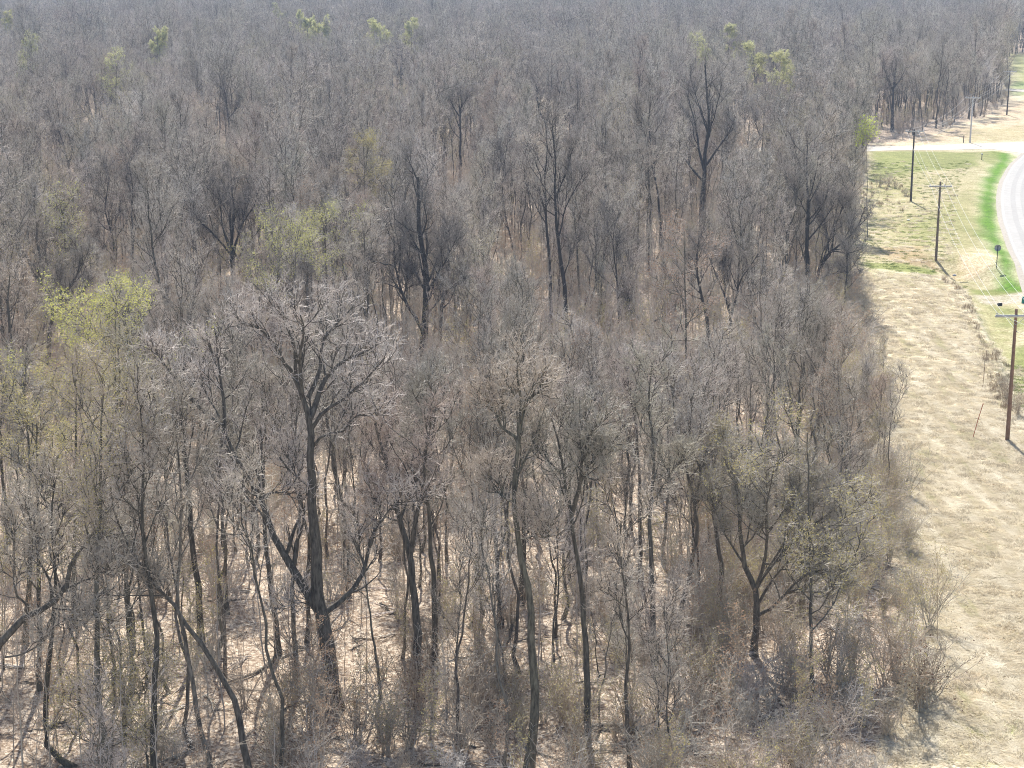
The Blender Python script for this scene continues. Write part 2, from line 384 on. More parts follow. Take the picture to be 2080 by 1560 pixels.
T('open spreading tree with long low limb reaching over the right hand brush', 0.24,
  [(1530, 1330), (1534, 1290), (1536, 1247), (1534, 1196), (1517, 1158), (1509, 1120), (1505, 1078), (1496, 1006), (1483, 942)],
  [([(1534, 1196), (1551, 1145), (1555, 1111), (1557, 1027), (1572, 955)], .12), ([(1537, 1250), (1572, 1234), (1598, 1205), (1623, 1175), (1686, 1154), (1741, 1154)], .12), ([(1598, 1205), (1644, 1202), (1690, 1205)], .06), ([(1551, 1145), (1581, 1140), (1606, 1103), (1640, 1070)], .07), ([(1536, 1235), (1560, 1190), (1620, 1130), (1680, 1110), (1720, 1080)], .09), ([(1512, 1110), (1525, 1060), (1530, 990)], .06), ([(1534, 1200), (1590, 1100), (1650, 1000), (1690, 930)], .1), ([(1515, 1150), (1470, 1080), (1440, 1000)], .08), ([(1545, 1180), (1620, 1090), (1700, 1030), (1740, 1000)], .08), ([(1556, 1080), (1590, 1040), (1610, 1000)], .06)],
  auto=7, clear=0.55, lf=0.26, dens=1.1, leaves=(M_BUD_OLIVE, 6000, .032))
T('half hidden upright trunk left of the open spreading tree', 0.2, [(1463, 1262), (1464, 1200), (1466, 1154), (1455, 1090), (1447, 1000), (1452, 910)], auto=9, clear=0.5, lf=0.28, leaves=(M_BUD_OLIVE, 5000, .032))
T('trunk leaning right then bending back, forked at the top, on the bright litter', 0.17,
  [(1375, 1255), (1382, 1238), (1407, 1137), (1418, 1078), (1411, 1027), (1403, 985), (1390, 925), (1372, 850), (1362, 780)], [([(1411, 1027), (1420, 960), (1405, 900), (1398, 850)], .08), ([(1390, 925), (1350, 950), (1335, 1000)], .04)], auto=7, clear=0.55, lf=0.22)
T('straight mid grey trunk a little left of the bending forked one', 0.18, [(1331, 1345), (1323, 1154), (1320, 1069), (1327, 985), (1327, 900), (1318, 830), (1325, 740)], [([(1333, 1010), (1360, 965), (1385, 935)], .05)], auto=9, clear=0.55, lf=0.25)
T('slender crooked tree standing in the low brush at the bottom right of centre', 0.12, [(1280, 1560), (1272, 1425), (1278, 1281), (1270, 1200), (1260, 1130), (1262, 1050)], auto=8, clear=0.45, lf=0.28)
T('dark trunk behind the mid grey one, bare until its high fork', 0.15, [(1302, 1180), (1299, 1027), (1295, 900), (1290, 820), (1300, 740)], auto=9, clear=0.55, lf=0.28)
T('slightly leaning trunk just left of the big oak fork', 0.19, [(566, 1330), (560, 1260), (551, 1201), (537, 1072), (533, 1000), (540, 900), (532, 820)], auto=8, clear=0.6, lf=0.22)
T('slim trunk immediately left of the foot of the big oak', 0.15, [(605, 1400), (603, 1350), (594, 1215), (605, 1090), (612, 1010), (600, 900), (606, 800)], auto=7, clear=0.6, lf=0.22)
T('small broken snag with short forked top beside the foot of the big oak', 0.13, [(648, 1440), (644, 1390), (640, 1345), (632, 1325)], [([(640, 1345), (652, 1320), (660, 1290)], .05), ([(636, 1335), (615, 1315), (590, 1312)], .05)], auto=2, clear=0.6, lf=0.3, dens=0.4, fine=0.6)
T('bare stem bending gently right in the clearing beside the big oak', 0.09, [(774, 1418), (765, 1350), (757, 1280), (745, 1200), (741, 1180), (738, 1100)], auto=5, clear=0.6, lf=0.2, dens=0.7)
T('thick dark trunk wrapped in dense growth with a bent limb on its left', 0.42,
  [(858, 755), (860, 700), (864, 650), (866, 600), (862, 526), (852, 473), (850, 396), (848, 360)],
  [([(858, 672), (852, 657), (827, 621), (815, 590), (806, 554), (800, 519), (800, 480)], .2), ([(802, 542), (763, 530), (733, 516)], .09), ([(820, 600), (826, 575), (828, 555)], .09), ([(860, 560), (845, 500), (820, 450)], .11), ([(864, 600), (900, 540), (930, 480)], .14), ([(866, 640), (910, 590), (945, 560)], .12)], auto=10, clear=0.3, lf=0.3, dens=1.2, fine=1.2, tip=0.3)
T('dark trunk close on the right of the thicket wrapped one', 0.25, [(893, 715), (894, 660), (900, 600), (912, 540), (905, 470)], auto=12, clear=0.3, lf=0.35, dens=1.2)
T('left one of a close pair of tall straight dark trunks near the middle', 0.21, [(1120, 680), (1118, 575), (1114, 509), (1109, 438), (1107, 368), (1112, 300), (1108, 250)], [([(1109, 440), (1095, 390), (1075, 370)], .08), ([(1108, 400), (1088, 330), (1070, 290)], .08)], auto=9, clear=0.5, lf=0.26, twig=M_TWIG_PALE)
T('right one of a close pair of tall straight dark trunks near the middle', 0.27, [(1152, 700), (1148, 620), (1146, 568), (1139, 526), (1132, 473), (1128, 385), (1128, 320), (1122, 260)], [([(1146, 560), (1165, 500), (1172, 480)], .06), ([(1135, 480), (1150, 420), (1170, 380), (1190, 350)], .1), ([(1128, 400), (1150, 350), (1165, 300)], .09)], auto=9, clear=0.5, lf=0.28)
T('narrow upright tree with dark bare lower trunk right of the tall pair', 0.15, [(1261, 714), (1257, 632), (1252, 560), (1245, 500), (1250, 440)], auto=10, clear=0.4, lf=0.3)
T('bent trunk with small forked crown left of the tall pair', 0.17, [(1052, 560), (1049, 540), (1033, 466), (1024, 420), (1022, 350), (1030, 300)], [([(1033, 466), (1015, 440), (990, 425)], .07)], auto=8, clear=0.5, lf=0.25)
T('tallest dark trunk of the right middle wood with upswept limbs on both sides', 0.33,
  [(1426, 475), (1426, 409), (1431, 349), (1435, 285), (1440, 250), (1436, 190), (1432, 130)],
  [([(1426, 366), (1391, 324), (1370, 296), (1355, 260)], .14), ([(1435, 335), (1461, 296), (1479, 271), (1495, 235)], .14), ([(1431, 349), (1420, 300), (1412, 250), (1395, 190)], .16), ([(1436, 290), (1455, 220), (1465, 170)], .1), ([(1437, 270), (1415, 200), (1400, 150)], .09)], auto=7, clear=0.5, lf=0.25, tip=0.22)
T('tall slender trunk left of the tallest upswept tree', 0.2, [(1352, 556), (1343, 469), (1335, 391), (1326, 338), (1322, 292), (1318, 240), (1322, 195)], [([(1322, 295), (1300, 250), (1290, 220)], .07)], auto=9, clear=0.55, lf=0.27)
T('wide many limbed tree at the wood edge beside the meadow with a straight left stem', 0.33,
  [(1648, 612), (1643, 580), (1641, 550), (1639, 479), (1641, 409), (1638, 342), (1640, 290)],
  [([(1648, 606), (1659, 567), (1684, 514), (1715, 490), (1743, 461), (1755, 420)], .22), ([(1684, 514), (1678, 461), (1670, 430), (1655, 400)], .11), ([(1655, 572), (1691, 557), (1722, 551)], .07), ([(1690, 508), (1700, 450), (1725, 400), (1740, 370)], .09), ([(1666, 545), (1690, 470), (1705, 400)], .1), ([(1641, 440), (1620, 400), (1600, 370)], .08)], auto=9, clear=0.35, lf=0.3, dens=1.1, tip=0.2)
T('low forked tree with goblet crown in front of the wood edge tree', 0.2,
  [(1484, 716), (1484, 680), (1484, 645), (1472, 602), (1451, 550), (1440, 520)], [([(1484, 645), (1491, 620), (1504, 567), (1525, 539), (1545, 510)], .13), ([(1472, 602), (1478, 560), (1470, 510)], .07), ([(1495, 600), (1530, 600), (1560, 570)], .05)], auto=6, clear=0.5, lf=0.28)
T('short leaning tree with crooked fork left of the goblet crowned one', 0.15, [(1333, 722), (1322, 690), (1310, 666), (1289, 634), (1275, 600)], [([(1312, 668), (1324, 655), (1352, 641), (1375, 620)], .08)], auto=7, clear=0.5, lf=0.3)
T('stout dark trunk half hidden behind the goblet crowned tree', 0.24, [(1440, 722), (1437, 655), (1425, 600), (1415, 540), (1420, 480)], auto=10, clear=0.35, lf=0.32)
T('thin crooked stem on the fringe of the wood right of the many limbed edge tree', 0.09, [(1712, 645), (1714, 620), (1720, 560), (1722, 510), (1728, 470)], auto=9, clear=0.3, lf=0.3)
T('dark stemmed tree whose many limbs fan out like a broom', 0.3,
  [(474, 622), (474, 559), (470, 513), (472, 470), (476, 435), (470, 380)],
  [([(470, 520), (426, 467), (391, 432), (370, 400)], .13), ([(470, 513), (455, 470), (448, 400), (445, 360)], .13), ([(474, 530), (486, 470), (518, 410), (530, 370)], .14), ([(474, 540), (500, 500), (530, 460), (560, 420)], .11), ([(472, 490), (462, 430), (420, 380)], .1), ([(474, 510), (495, 440), (500, 380)], .1), ([(472, 545), (440, 510), (410, 480)], .09)], auto=4, clear=0.5, lf=0.3)
T('leaning left side tree with broken stub in its fork', 0.24,
  [(102, 780), (100, 740), (99, 700), (106, 647), (123, 608), (148, 576), (162, 541), (165, 500)], [([(106, 640), (102, 608), (78, 569), (58, 537), (50, 500)], .12), ([(126, 600), (125, 580), (124, 562)], .1), ([(148, 576), (165, 560), (180, 520)], .06)], auto=5, clear=0.6, lf=0.28, tip=0.25)
T('twin stemmed dark tree at the left edge below the leaning one', 0.26, [(42, 890), (34, 820), (26, 752), (22, 690), (15, 620), (20, 560)], [([(40, 860), (48, 800), (48, 752), (45, 690), (55, 630)], .16)], auto=9, clear=0.4, lf=0.3)
T('short dark trunk right behind the bright yellow green tree on the left', 0.16, [(162, 724), (152, 682), (153, 640), (157, 605), (175, 580)], auto=8, clear=0.4, lf=0.35)
T('left trunk of two dark ones side by side above the yellow green tree', 0.2, [(241, 590), (238, 560), (233, 534), (228, 480), (215, 430), (220, 370)], [([(233, 534), (215, 500), (195, 470)], .07)], auto=9, clear=0.4, lf=0.32)
T('right trunk of two dark ones side by side above the yellow green tree', 0.2, [(268, 590), (270, 506), (268, 430), (270, 380), (262, 330)], auto=10, clear=0.4, lf=0.32)
T('stocky dark oak with wide level limbs alone above the mid distance crowns', 0.46,
  [(812, 218), (814, 190), (815, 144), (817, 110), (818, 88)], [([(814, 160), (798, 111), (790, 95)], .17), ([(815, 185), (827, 178), (856, 178), (880, 144)], .17), ([(816, 150), (835, 120), (845, 100)], .13), ([(813, 185), (795, 170), (780, 150)], .13), ([(816, 130), (808, 100), (800, 85)], .11)], auto=5, clear=0.4, lf=0.35, tip=0.25, tw=0.012)
T('lone dark upright trunk with small fork left of the broom shaped tree top', 0.24, [(465, 342), (466, 255), (462, 225), (459, 197), (455, 180)], [([(465, 240), (480, 221), (488, 200)], .11)], auto=8, clear=0.5, lf=0.3, tw=0.01)
T('straight dark pole-like trunk with round crown left of the central tall pair', 0.25, [(935, 400), (935, 360), (935, 269), (933, 216), (930, 190)], [([(933, 225), (945, 205), (955, 185)], .1), ([(932, 235), (918, 210), (912, 190)], .1)], auto=9, clear=0.55, lf=0.3, tw=0.01)
T('far fan shaped grey tree with rounded twiggy crown on the upper left', 0.28, [(197, 278), (196, 255), (195, 230), (193, 200), (190, 178)], [([(196, 262), (170, 225), (145, 195)], .15), ([(196, 255), (215, 220), (235, 190)], .15), ([(196, 258), (205, 215), (210, 180)], .13), ([(196, 260), (180, 215), (172, 180)], .13), ([(196, 265), (160, 245), (140, 235)], .11)], auto=4, clear=0.4, lf=0.3, tw=0.012)
T('dark branching tree with two crooked stems at the upper left', 0.25, [(139, 400), (139, 337), (130, 298), (120, 265)], [([(139, 340), (148, 300), (150, 270)], .11), ([(132, 300), (112, 280), (95, 270)], .1)], auto=8, clear=0.5, lf=0.3, tw=0.01)
T('tree with long ascending bare limb leaning left under the two crooked stems', 0.2, [(115, 405), (100, 375), (77, 351), (62, 330)], auto=7, clear=0.4, lf=0.4, tw=0.01)
T('vase shaped tree with tall upright limbs left of the tallest trunk', 0.28, [(1124, 345), (1122, 310), (1117, 275), (1108, 250), (1099, 234), (1093, 208), (1090, 170)], [([(1119, 280), (1130, 249), (1135, 197), (1140, 165)], .14), ([(1119, 285), (1150, 240), (1165, 215)], .1)], auto=8, clear=0.5, lf=0.28, tw=0.01)
T('strongly slanting dark limb tree between the tallest trunk and the road', 0.22, [(1512, 335), (1519, 322), (1540, 285), (1561, 254), (1575, 225)], [([(1545, 280), (1535, 250), (1530, 225)], .1), ([(1560, 258), (1590, 240), (1610, 225)], .09)], auto=7, clear=0.4, lf=0.35, tw=0.01)
T('dark tree towering over the woodland edge behind the side road', 0.36, [(1812, 268), (1813, 234), (1815, 180), (1818, 150), (1822, 118)], [([(1815, 185), (1800, 150), (1795, 125)], .16), ([(1815, 180), (1835, 150), (1842, 125)], .15)], auto=9, clear=0.45, lf=0.3, tw=0.012)

# --- the trees that are coming into leaf
def L(label, base, top, wpx, m, cnt, size=0.07, r=0.16, lf=0.45, clear=0.35, name='leafing_tree', lean=0):
    Hh = 17.0 if base[1] < 200 else (15.5 if base[1] < 1200 else 0)   # walk the foot along until the tree has that height
    if Hh:
        lo_, hi_ = top[1] + 5, top[1] + 900
        for _ in range(40):
            md_ = (lo_ + hi_) / 2; g_ = at(base[0], md_); h_ = at_y(top[0], top[1], g_[1])[2]
            lo_, hi_ = (md_, hi_) if h_ < Hh else (lo_, md_)
        base = (base[0], md_); 
    T(label, r, [base, ((base[0] + top[0]) / 2 + lean, (base[1] + top[1]) / 2), top], auto=12, clear=clear, lf=lf * .85, ang=60, dens=0.85, fine=0.8, leaves=(m, int(cnt * (1.7 if base[1] < 200 else .95)), size), name=name, up=0.07)
L('bright yellow green tree in fresh leaf low on the left', (235, 850), (235, 640), 150, M_LEAF_YG, 8000, .06, .13, .55, .66)
L('yellow green crown just left of the middle, higher of the two joined ones', (665, 640), (660, 440), 110, M_LEAF_YG, 4200, .05, .14, .46, .6)
L('yellow green crown hugging the lower left of its taller yellow neighbour', (598, 690), (600, 490), 110, M_LEAF_YG, 4800, .05, .13, .48, .6)
L('olive tinted round topped sapling clump tree in the upper middle', (745, 460), (738, 285), 90, M_BUD_OLIVE, 8000, .06, .15, .42, .3)
L('tan and olive budded broad tree above the lower left trunks', (150, 1130), (155, 770), 200, M_BUD_OLIVE, 12000, .045, .17, .42, .35)
L('second olive budded tree filling the left edge beside the tan one', (80, 1180), (75, 860), 150, M_BUD_OLIVE, 10000, .045, .15, .42, .35)
L('small orange tan budded thicket tree at the lower left foreground', (225, 1580), (235, 1310), 160, M_BUD_OLIVE, 8000, .038, .07, .5, .15)
L('small second tan budded tree beside the lower left thicket', (300, 1560), (290, 1350), 110, M_BUD_OLIVE, 5000, .036, .06, .5, .15)
L('faintly green tree behind the left pair of side by side trunks', (135, 560), (130, 400), 80, M_LEAF_YG, 2500, .055, .13, .4, .3)
L('faint rust budded tree right of the central tall pair', (1395, 640), (1390, 470), 120, M_BUD_RUST, 2600, .055, .14, .42, .3)
L('olive green budded tree behind the open spreading tree at the right', (1650, 1130), (1640, 880), 170, M_BUD_OLIVE, 5000, .045, .13, .5, .25)
L('small lime green tree at the wood corner beside the side road', (1762, 335), (1760, 262), 26, M_LEAF_LIME, 1300, .09, .08, .07, .8)
L('large pale willow like green crown, highest in the far right clump', (1482, 140), (1478, 62), 90, M_LEAF_FAR, 9000, .16, .3, .45, .3)
L('pale yellow green rounded crown left in the far right clump', (1415, 150), (1412, 80), 50, M_LEAF_FAR, 6500, .15, .25, .42, .3)
L('dull green crown between the far pale clump and the budded one', (1535, 155), (1530, 92), 70, M_LEAF_FAR, 6500, .15, .25, .42, .3)
L('small isolated olive green crown at the far right of the pale clump', (1590, 175), (1588, 112), 35, M_LEAF_FAR, 5500, .15, .22, .35, .3)
L('far pale green crown near the top left of the middle', (568, 90), (570, 22), 45, M_LEAF_FAR, 6500, .18, .25, .4, .3)
L('far broad dull green crown below the top middle', (625, 110), (625, 42), 60, M_LEAF_FAR, 7500, .18, .28, .5, .3)
L('far dull green crown right neighbour of the broad one', (665, 112), (660, 48), 50, M_LEAF_FAR, 6500, .18, .26, .45, .3)
L('bright yellow speck of a crown at the top left corner', (22, 80), (22, 32), 22, M_LEAF_YG, 6000, .18, .2, .35, .3)
L('pale olive crown in the distance left of the dark stocky oak', (775, 110), (772, 55), 50, M_LEAF_FAR, 6000, .16, .25, .45, .3)
L('light green crown in the distance directly above the stocky oak', (835, 100), (836, 52), 40, M_LEAF_FAR, 5000, .16, .25, .4, .3)
L('pale green crown among grey trees at the upper left', (318, 130), (320, 72), 34, M_LEAF_FAR, 5500, .15, .22, .38, .3)
L('ochre green crown far at the left edge of the picture', (58, 150), (56, 88), 46, M_LEAF_FAR, 6000, .15, .25, .42, .3)
L('faint green tree near the upper left trio of dark stems', (235, 175), (236, 118), 40, M_LEAF_FAR, 3500, .13, .22, .4, .3)

# ------------------------------------------------------------------ where the wood is
EPY = np.array([-40, 60, 104, 112, 160, 205, 228, 240, 252, 272, 285, 291, 312, 360, 400, 500, 620, 750, 900, 1100, 1300, 1440, 1560, 1900])
EPX = np.array([2600, 2600, 2600, 2058, 2050, 2045, 2025, 1995, 1950, 1900, 1850, 1775, 1768, 1760, 1750, 1732, 1745, 1785, 1815, 1845, 1870, 1870, 1790, 1720])
SIDE = gpath([(1500, 306), (1640, 306), (1775, 304), (1850, 301), (1960, 298), (2035, 299), (2090, 297)])
def wood(x, y, margin=0.0):
    px, py = proj(x, y)
    rag = (30 * np.sin(y * .21) + 22 * np.sin(y * .53 + 1.3) + 14 * np.sin(y * 1.1)) * np.clip((py - 560) / 700, .06, 1)
    ok = px + margin < np.interp(py, EPY, EPX) + rag
    ok &= ~((np.abs(y - np.interp(x, SIDE[:, 0], SIDE[:, 1])) < 8) & (px > 1400))
    return ok
def scatter(spacing, ymin, ymax, jit=0.45, side=1.12, pad=6):
    ys = np.arange(ymin, ymax, spacing); P = []
    for y in ys:
        hw = (y * 1.03 + 12) * 0.306 * side + pad
        xs = np.arange(-hw, hw, spacing)
        P.append(np.stack([xs + RS.uniform(-jit, jit, len(xs)) * spacing, y + RS.uniform(-jit, jit, len(xs)) * spacing], 1))
    return np.concatenate(P)
def far_from(P, pts, d):
    ok = np.ones(len(P), bool)
    for q in pts: ok &= np.hypot(P[:, 0] - q[0], P[:, 1] - q[1]) > d
    return ok

MARKS = ['the massive forked oak', 'the hard leaning tree', 'the bowed thin tree', 'the straight trunk left of the oak', 'the slim forked tree', 'the sinuous lower left trunk', 'the trunk behind the thicket', 'the kinked trunk', 'the curved root tree', 'the old left edge tree', 'the grey left edge trunk', 'the left margin trunk', 'the forked trunk right of the oak', 'the straight shaded trunk', 'the tall thick swaying trunk', 'the fork topped trunk', 'the open spreading tree', 'the half hidden right trunk', 'the bending forked tree', 'the mid grey trunk', 'the slender crooked tree', 'the dark high forked trunk', 'the trunk left of the oak fork', 'the slim trunk by the oak', 'the broken snag', 'the bare bent stem', 'the thicket wrapped trunk', 'the dark thicket neighbour', 'the left tall pair trunk', 'the right tall pair trunk', 'the narrow upright tree', 'the bent forked crown tree', 'the tallest upswept tree', 'the tall slender trunk', 'the many limbed edge tree', 'the goblet crowned tree', 'the short crooked fork tree', 'the stout half hidden trunk', 'the thin fringe stem', 'the broom shaped tree', 'the stub forked leaning tree', 'the twin stemmed tree', 'the short trunk behind the green tree', 'the left side by side trunk', 'the right side by side trunk']
def where_from(x, y, taken, what):
    """a label that says which landmark tree this one stands by"""
    a, b = proj(x, y); c = sorted(range(len(MARKS)), key=lambda i: math.hypot(SHOW[i][0] - a, (SHOW[i][1] - b) * .8))[:18]
    for i in c:
        dx, dy = a - SHOW[i][0], b - SHOW[i][1]
        r = ('right of ' if dx > 0 else 'left of ') if abs(dx) > abs(dy) * .8 else ('in front of ' if dy > 0 else 'behind ')
        t = what + ' ' + r + MARKS[i]
        if t not in taken: taken.add(t); return t
    return what + ' near ' + MARKS[c[0]]
TAKEN = set()
# ------------------------------------------------------------------ generic tree kinds (each first one is a real tree; the others are copies)
KINDS = []
def kind(seed, label, twig=None, buds=None, **k):
    Tm, Cm, tips = generic_tree(seed, **k)
    lv = None
    if buds:
        m, cnt, size = buds; rng = np.random.default_rng(seed); ix = rng.integers(0, len(tips), cnt)
        V, F = leaf_quads(rng, tips[ix], size, 0.12); lv = (V, F, m)
    KINDS.append((make_tree('bare_tree', Tm, Cm, (0, 0, 0), label, 'tree', None, twig, lv), label))
kind(1, 'slim grey tree with narrow crown', Ht=17, r0=.15, clear=.45, limbs=12, lf=.33)
kind(2, 'medium grey tree with rounded crown', Ht=18, r0=.19, limbs=15, lf=.40, ang=50, clear=.55, fall=.2)
kind(3, 'forked grey tree with ascending crown', Ht=17, r0=.19, clear=.4, limbs=9, lf=.36, fork=2)
kind(4, 'pale twigged tree with rounded crown', twig=M_TWIG_PALE, Ht=16, r0=.16, clear=.45, limbs=14, lf=.42, ang=54, fall=.2)
kind(5, 'tall straight tree with upswept branches', Ht=20, r0=.2, clear=.5, limbs=14, lf=.3, ang=42)
kind(6, 'slender tree with rusty budded crown', Ht=15, r0=.12, clear=.4, limbs=12, lf=.36, buds=(M_BUD_RUST, 4000, .035))
kind(7, 'crooked tree with wide open crown', Ht=16, r0=.2, clear=.35, limbs=10, lf=.44, ang=52, wob=.07)
kind(8, 'grey tree with olive budded crown', Ht=15, r0=.14, clear=.4, limbs=13, lf=.42, ang=50, fall=.2, buds=(M_BUD_OLIVE, 3500, .035))
kind(9, 'thin pole like high crowned tree', Ht=16, r0=.12, clear=.6, limbs=9, lf=.22, dens=.65)
kind(10, 'many stemmed pale dense crowned tree', twig=M_TWIG_PALE, Ht=15, r0=.17, clear=.3, limbs=8, lf=.32, fork=3)
kind(11, 'young straight fine twigged tree', Ht=12, r0=.085, clear=.3, limbs=11, lf=.27, dens=.8)
kind(12, 'small bushy understorey tree', Ht=9, r0=.075, clear=.15, limbs=13, lf=.36, dens=.8, twig=M_TWIG_PALE)
BIG = [0, 1, 2, 3, 4, 5, 6, 7, 8, 9]; SMALL = [10, 11, 8]

P = scatter(5.6, 66, 1250)
P = P[wood(P[:, 0], P[:, 1], 8)]
px, py = proj(P[:, 0], P[:, 1])
keep = far_from(P, OCC, 2.2)
keep &= ~((px > 1430) & (py > 1130))                       # low brush only, lower right
keep &= ~((px > 650) & (py > 1420)) | (RS.random(len(P)) < 0.25)
slimz = (px > 330) & (px < 800) & (py > 1000)
keep &= ~slimz | (RS.random(len(P)) < 0.5)
keep &= ~((py > 1500)) | (RS.random(len(P)) < 0.25)
keep &= ~((px > 430) & (px < 800) & (py > 1250)) | (RS.random(len(P)) < .35)
P = P[keep]; P = P[np.argsort(P[:, 1])]
Q = scatter(4.6, 76, 270); Q = Q[wood(Q[:, 0], Q[:, 1], 8)]; qx_, qy_ = proj(Q[:, 0], Q[:, 1])
Q = Q[far_from(Q, OCC, 1.2) & ~((qx_ > 1430) & (qy_ > 1130)) & (RS.random(len(Q)) < .95) & ~((qx_ > 430) & (qx_ < 800) & (qy_ > 1230) & (RS.random(len(Q)) < .92))]
slim = np.r_[np.zeros(len(P), bool), np.ones(len(Q), bool)]; P = np.concatenate([P, Q]); o_ = np.argsort(P[:, 1]); P, slim = P[o_], slim[o_]
ZP = height(P[:, 0], P[:, 1])
px, py = proj(P[:, 0], P[:, 1], ZP)
inview = (px > -60) & (px < 2140) & (proj(P[:, 0], P[:, 1], ZP + 12)[1] < 1600)
kid = RS.choice([0, 1, 2, 3, 4, 5, 6, 7, 8, 9, 10, 11], len(P), p=[.12, .12, .09, .08, .12, .08, .07, .08, .08, .05, .07, .04])
fr_ = py < 330; kid[fr_] = RS.choice([1, 3, 6, 7, 9, 2, 0, 4], fr_.sum(), p=[.24, .2, .12, .14, .12, .08, .05, .05])
kid[(py > 900)] = RS.choice([0, 4, 8, 10, 5, 8, 10], (py > 900).sum())
sz_ = (px > 330) & (px < 800) & (py > 1000); kid[sz_] = RS.choice([8, 10], sz_.sum())
kid[slim] = RS.choice([8, 8, 10], slim.sum()); scl = RS.uniform(0.75, 1.12, len(P)); 
scl *= np.where(py < 230, 1.0, 0.97)
# height falls away in patches of younger growth, and in front of the big trees the photo shows down to the foot
pt = np.sin(P[:, 0] * .045 + 1.7) * np.sin(P[:, 1] * .031 + .6) + .6 * np.sin(P[:, 0] * .11 + P[:, 1] * .07)
scl *= 1 - .16 * sstep(-.2, 1.0, pt)
hk = np.array([17, 18, 17, 16, 20, 15, 16, 15, 16, 15, 12, 9.])
lim = np.full(len(P), 99.0)
for hx, hy, leafy in SHOW:
    if hy > 1250: continue
    D = P[:, 1]; fp = FPX / D
    m_ = (np.abs(px - hx) < (2.6 * fp if leafy else 2.6 * fp) + 6) & (py > hy) & (py < hy + 420)
    ty = hy - ((90 if hy > 300 else 40) if leafy else 0)
    # height whose tip shows at ty
    tt = (780 - ty) / FPX; hgt_ = CAM_H + D * (-sp + tt * cp) / (cp + tt * sp)
    lim = np.where(m_, np.minimum(lim, hgt_), lim)
scl = np.minimum(scl, np.maximum(lim, 0.1) / hk[kid])
ed_ = np.interp(py, EPY, EPX) - px; scl = np.where((ed_ < 95) & (py > 640), scl * .58, scl)
kp = scl > .33; P, ZP, px, py, inview, kid, scl = P[kp], ZP[kp], px[kp], py[kp], inview[kp], kid[kp], scl[kp]
NIND = 225
used = set(); cnt = 0; rest = []
for i in range(len(P)):
    if cnt < NIND and inview[i]:
        root, lab = KINDS[kid[i]]; lab = where_from(P[i, 0], P[i, 1], TAKEN, lab)
        s = scl[i]; loc = (P[i, 0], P[i, 1], ZP[i] - 0.05); rz = PYR.uniform(0, 6.28)
        if kid[i] not in used:
            used.add(kid[i]); root.location = loc; root.rotation_euler = (0, 0, rz); root.scale = (s, s, s); root['group'] = 'leafless forest trees'; root['label'] = lab
        else: copy_thing(root, loc, rz, (s, s, s * PYR.uniform(.92, 1.08)), lab, 'leafless forest trees')
        cnt += 1
    else: rest.append(i)
for k, (root, lab) in enumerate(KINDS):
    if k not in used:
        i = rest.pop(0); root.location = (P[i, 0], P[i, 1], ZP[i]); used.add(k); root['group'] = 'leafless forest trees'; root['label'] = where_from(P[i, 0], P[i, 1], TAKEN, lab)

# ------------------------------------------------------------------ many-of-a-kind stuff through geometry nodes
def gn_scatter(name, pts, idx, rz, sc, tilt, sources, label, cat):
    me = bpy.data.meshes.new(name); me.vertices.add(len(pts)); me.vertices.foreach_set('co', np.asarray(pts, np.float32).ravel())
    a = me.attributes.new('idx', 'INT', 'POINT'); a.data.foreach_set('value', np.asarray(idx, np.int32))
    rot = np.zeros((len(pts), 3), np.float32); rot[:, 0] = tilt[:, 0]; rot[:, 1] = tilt[:, 1]; rot[:, 2] = rz
    a = me.attributes.new('rot', 'FLOAT_VECTOR', 'POINT'); a.data.foreach_set('vector', rot.ravel())
    a = me.attributes.new('sc', 'FLOAT', 'POINT'); a.data.foreach_set('value', np.asarray(sc, np.float32))
    o = link(name, me); tag(o, label, cat, None, 'stuff')
    g = bpy.data.node_groups.new(name, 'GeometryNodeTree'); g.is_modifier = True
    g.interface.new_socket('Geometry', in_out='INPUT', socket_type='NodeSocketGeometry'); g.interface.new_socket('Geometry', in_out='OUTPUT', socket_type='NodeSocketGeometry')
    N = g.nodes; Lk = g.links
    gi = N.new('NodeGroupInput'); go = N.new('NodeGroupOutput')
    ji = N.new('GeometryNodeJoinGeometry')
    for src in reversed(sources):
        j = N.new('GeometryNodeJoinGeometry')
        for so in src:
            oi = N.new('GeometryNodeObjectInfo'); oi.transform_space = 'ORIGINAL'; oi.inputs['Object'].default_value = so; oi.inputs['As Instance'].default_value = False
            Lk.new(oi.outputs['Geometry'], j.inputs[0])
        gt = N.new('GeometryNodeGeometryToInstance'); Lk.new(j.outputs[0], gt.inputs[0]); Lk.new(gt.outputs[0], ji.inputs[0])
    ip = N.new('GeometryNodeInstanceOnPoints'); ip.inputs['Pick Instance'].default_value = True
    Lk.new(gi.outputs[0], ip.inputs['Points']); Lk.new(ji.outputs[0], ip.inputs['Instance'])
    for an, ty, sock in (('idx', 'INT', 'Instance Index'), ('rot', 'FLOAT_VECTOR', None), ('sc', 'FLOAT', 'Scale')):
        na = N.new('GeometryNodeInputNamedAttribute'); na.data_type = ty; na.inputs['Name'].default_value = an
        if sock: Lk.new(na.outputs[0], ip.inputs[sock])
        else:
            er = N.new('FunctionNodeEulerToRotation'); Lk.new(na.outputs[0], er.inputs[0]); Lk.new(er.outputs[0], ip.inputs['Rotation'])
    Lk.new(ip.outputs[0], go.inputs[0])
    md = o.modifiers.new('scatter', 'NODES'); md.node_group = g
    return o

rest = np.array(rest); RP = np.c_[P[rest], ZP[rest] - 0.05]
order = list(range(len(KINDS)))
gn_scatter('bare_forest', RP, kid[rest], RS.uniform(0, 6.28, len(rest)), scl[rest] * RS.uniform(.92, 1.1, len(rest)), RS.normal(0, .03, (len(rest), 2)),
           [list(KINDS[k][0].children) for k in order], 'endless grey leafless forest filling the distance behind the nearer trees', 'forest')
print('trees: individual', cnt, 'mass', len(rest))

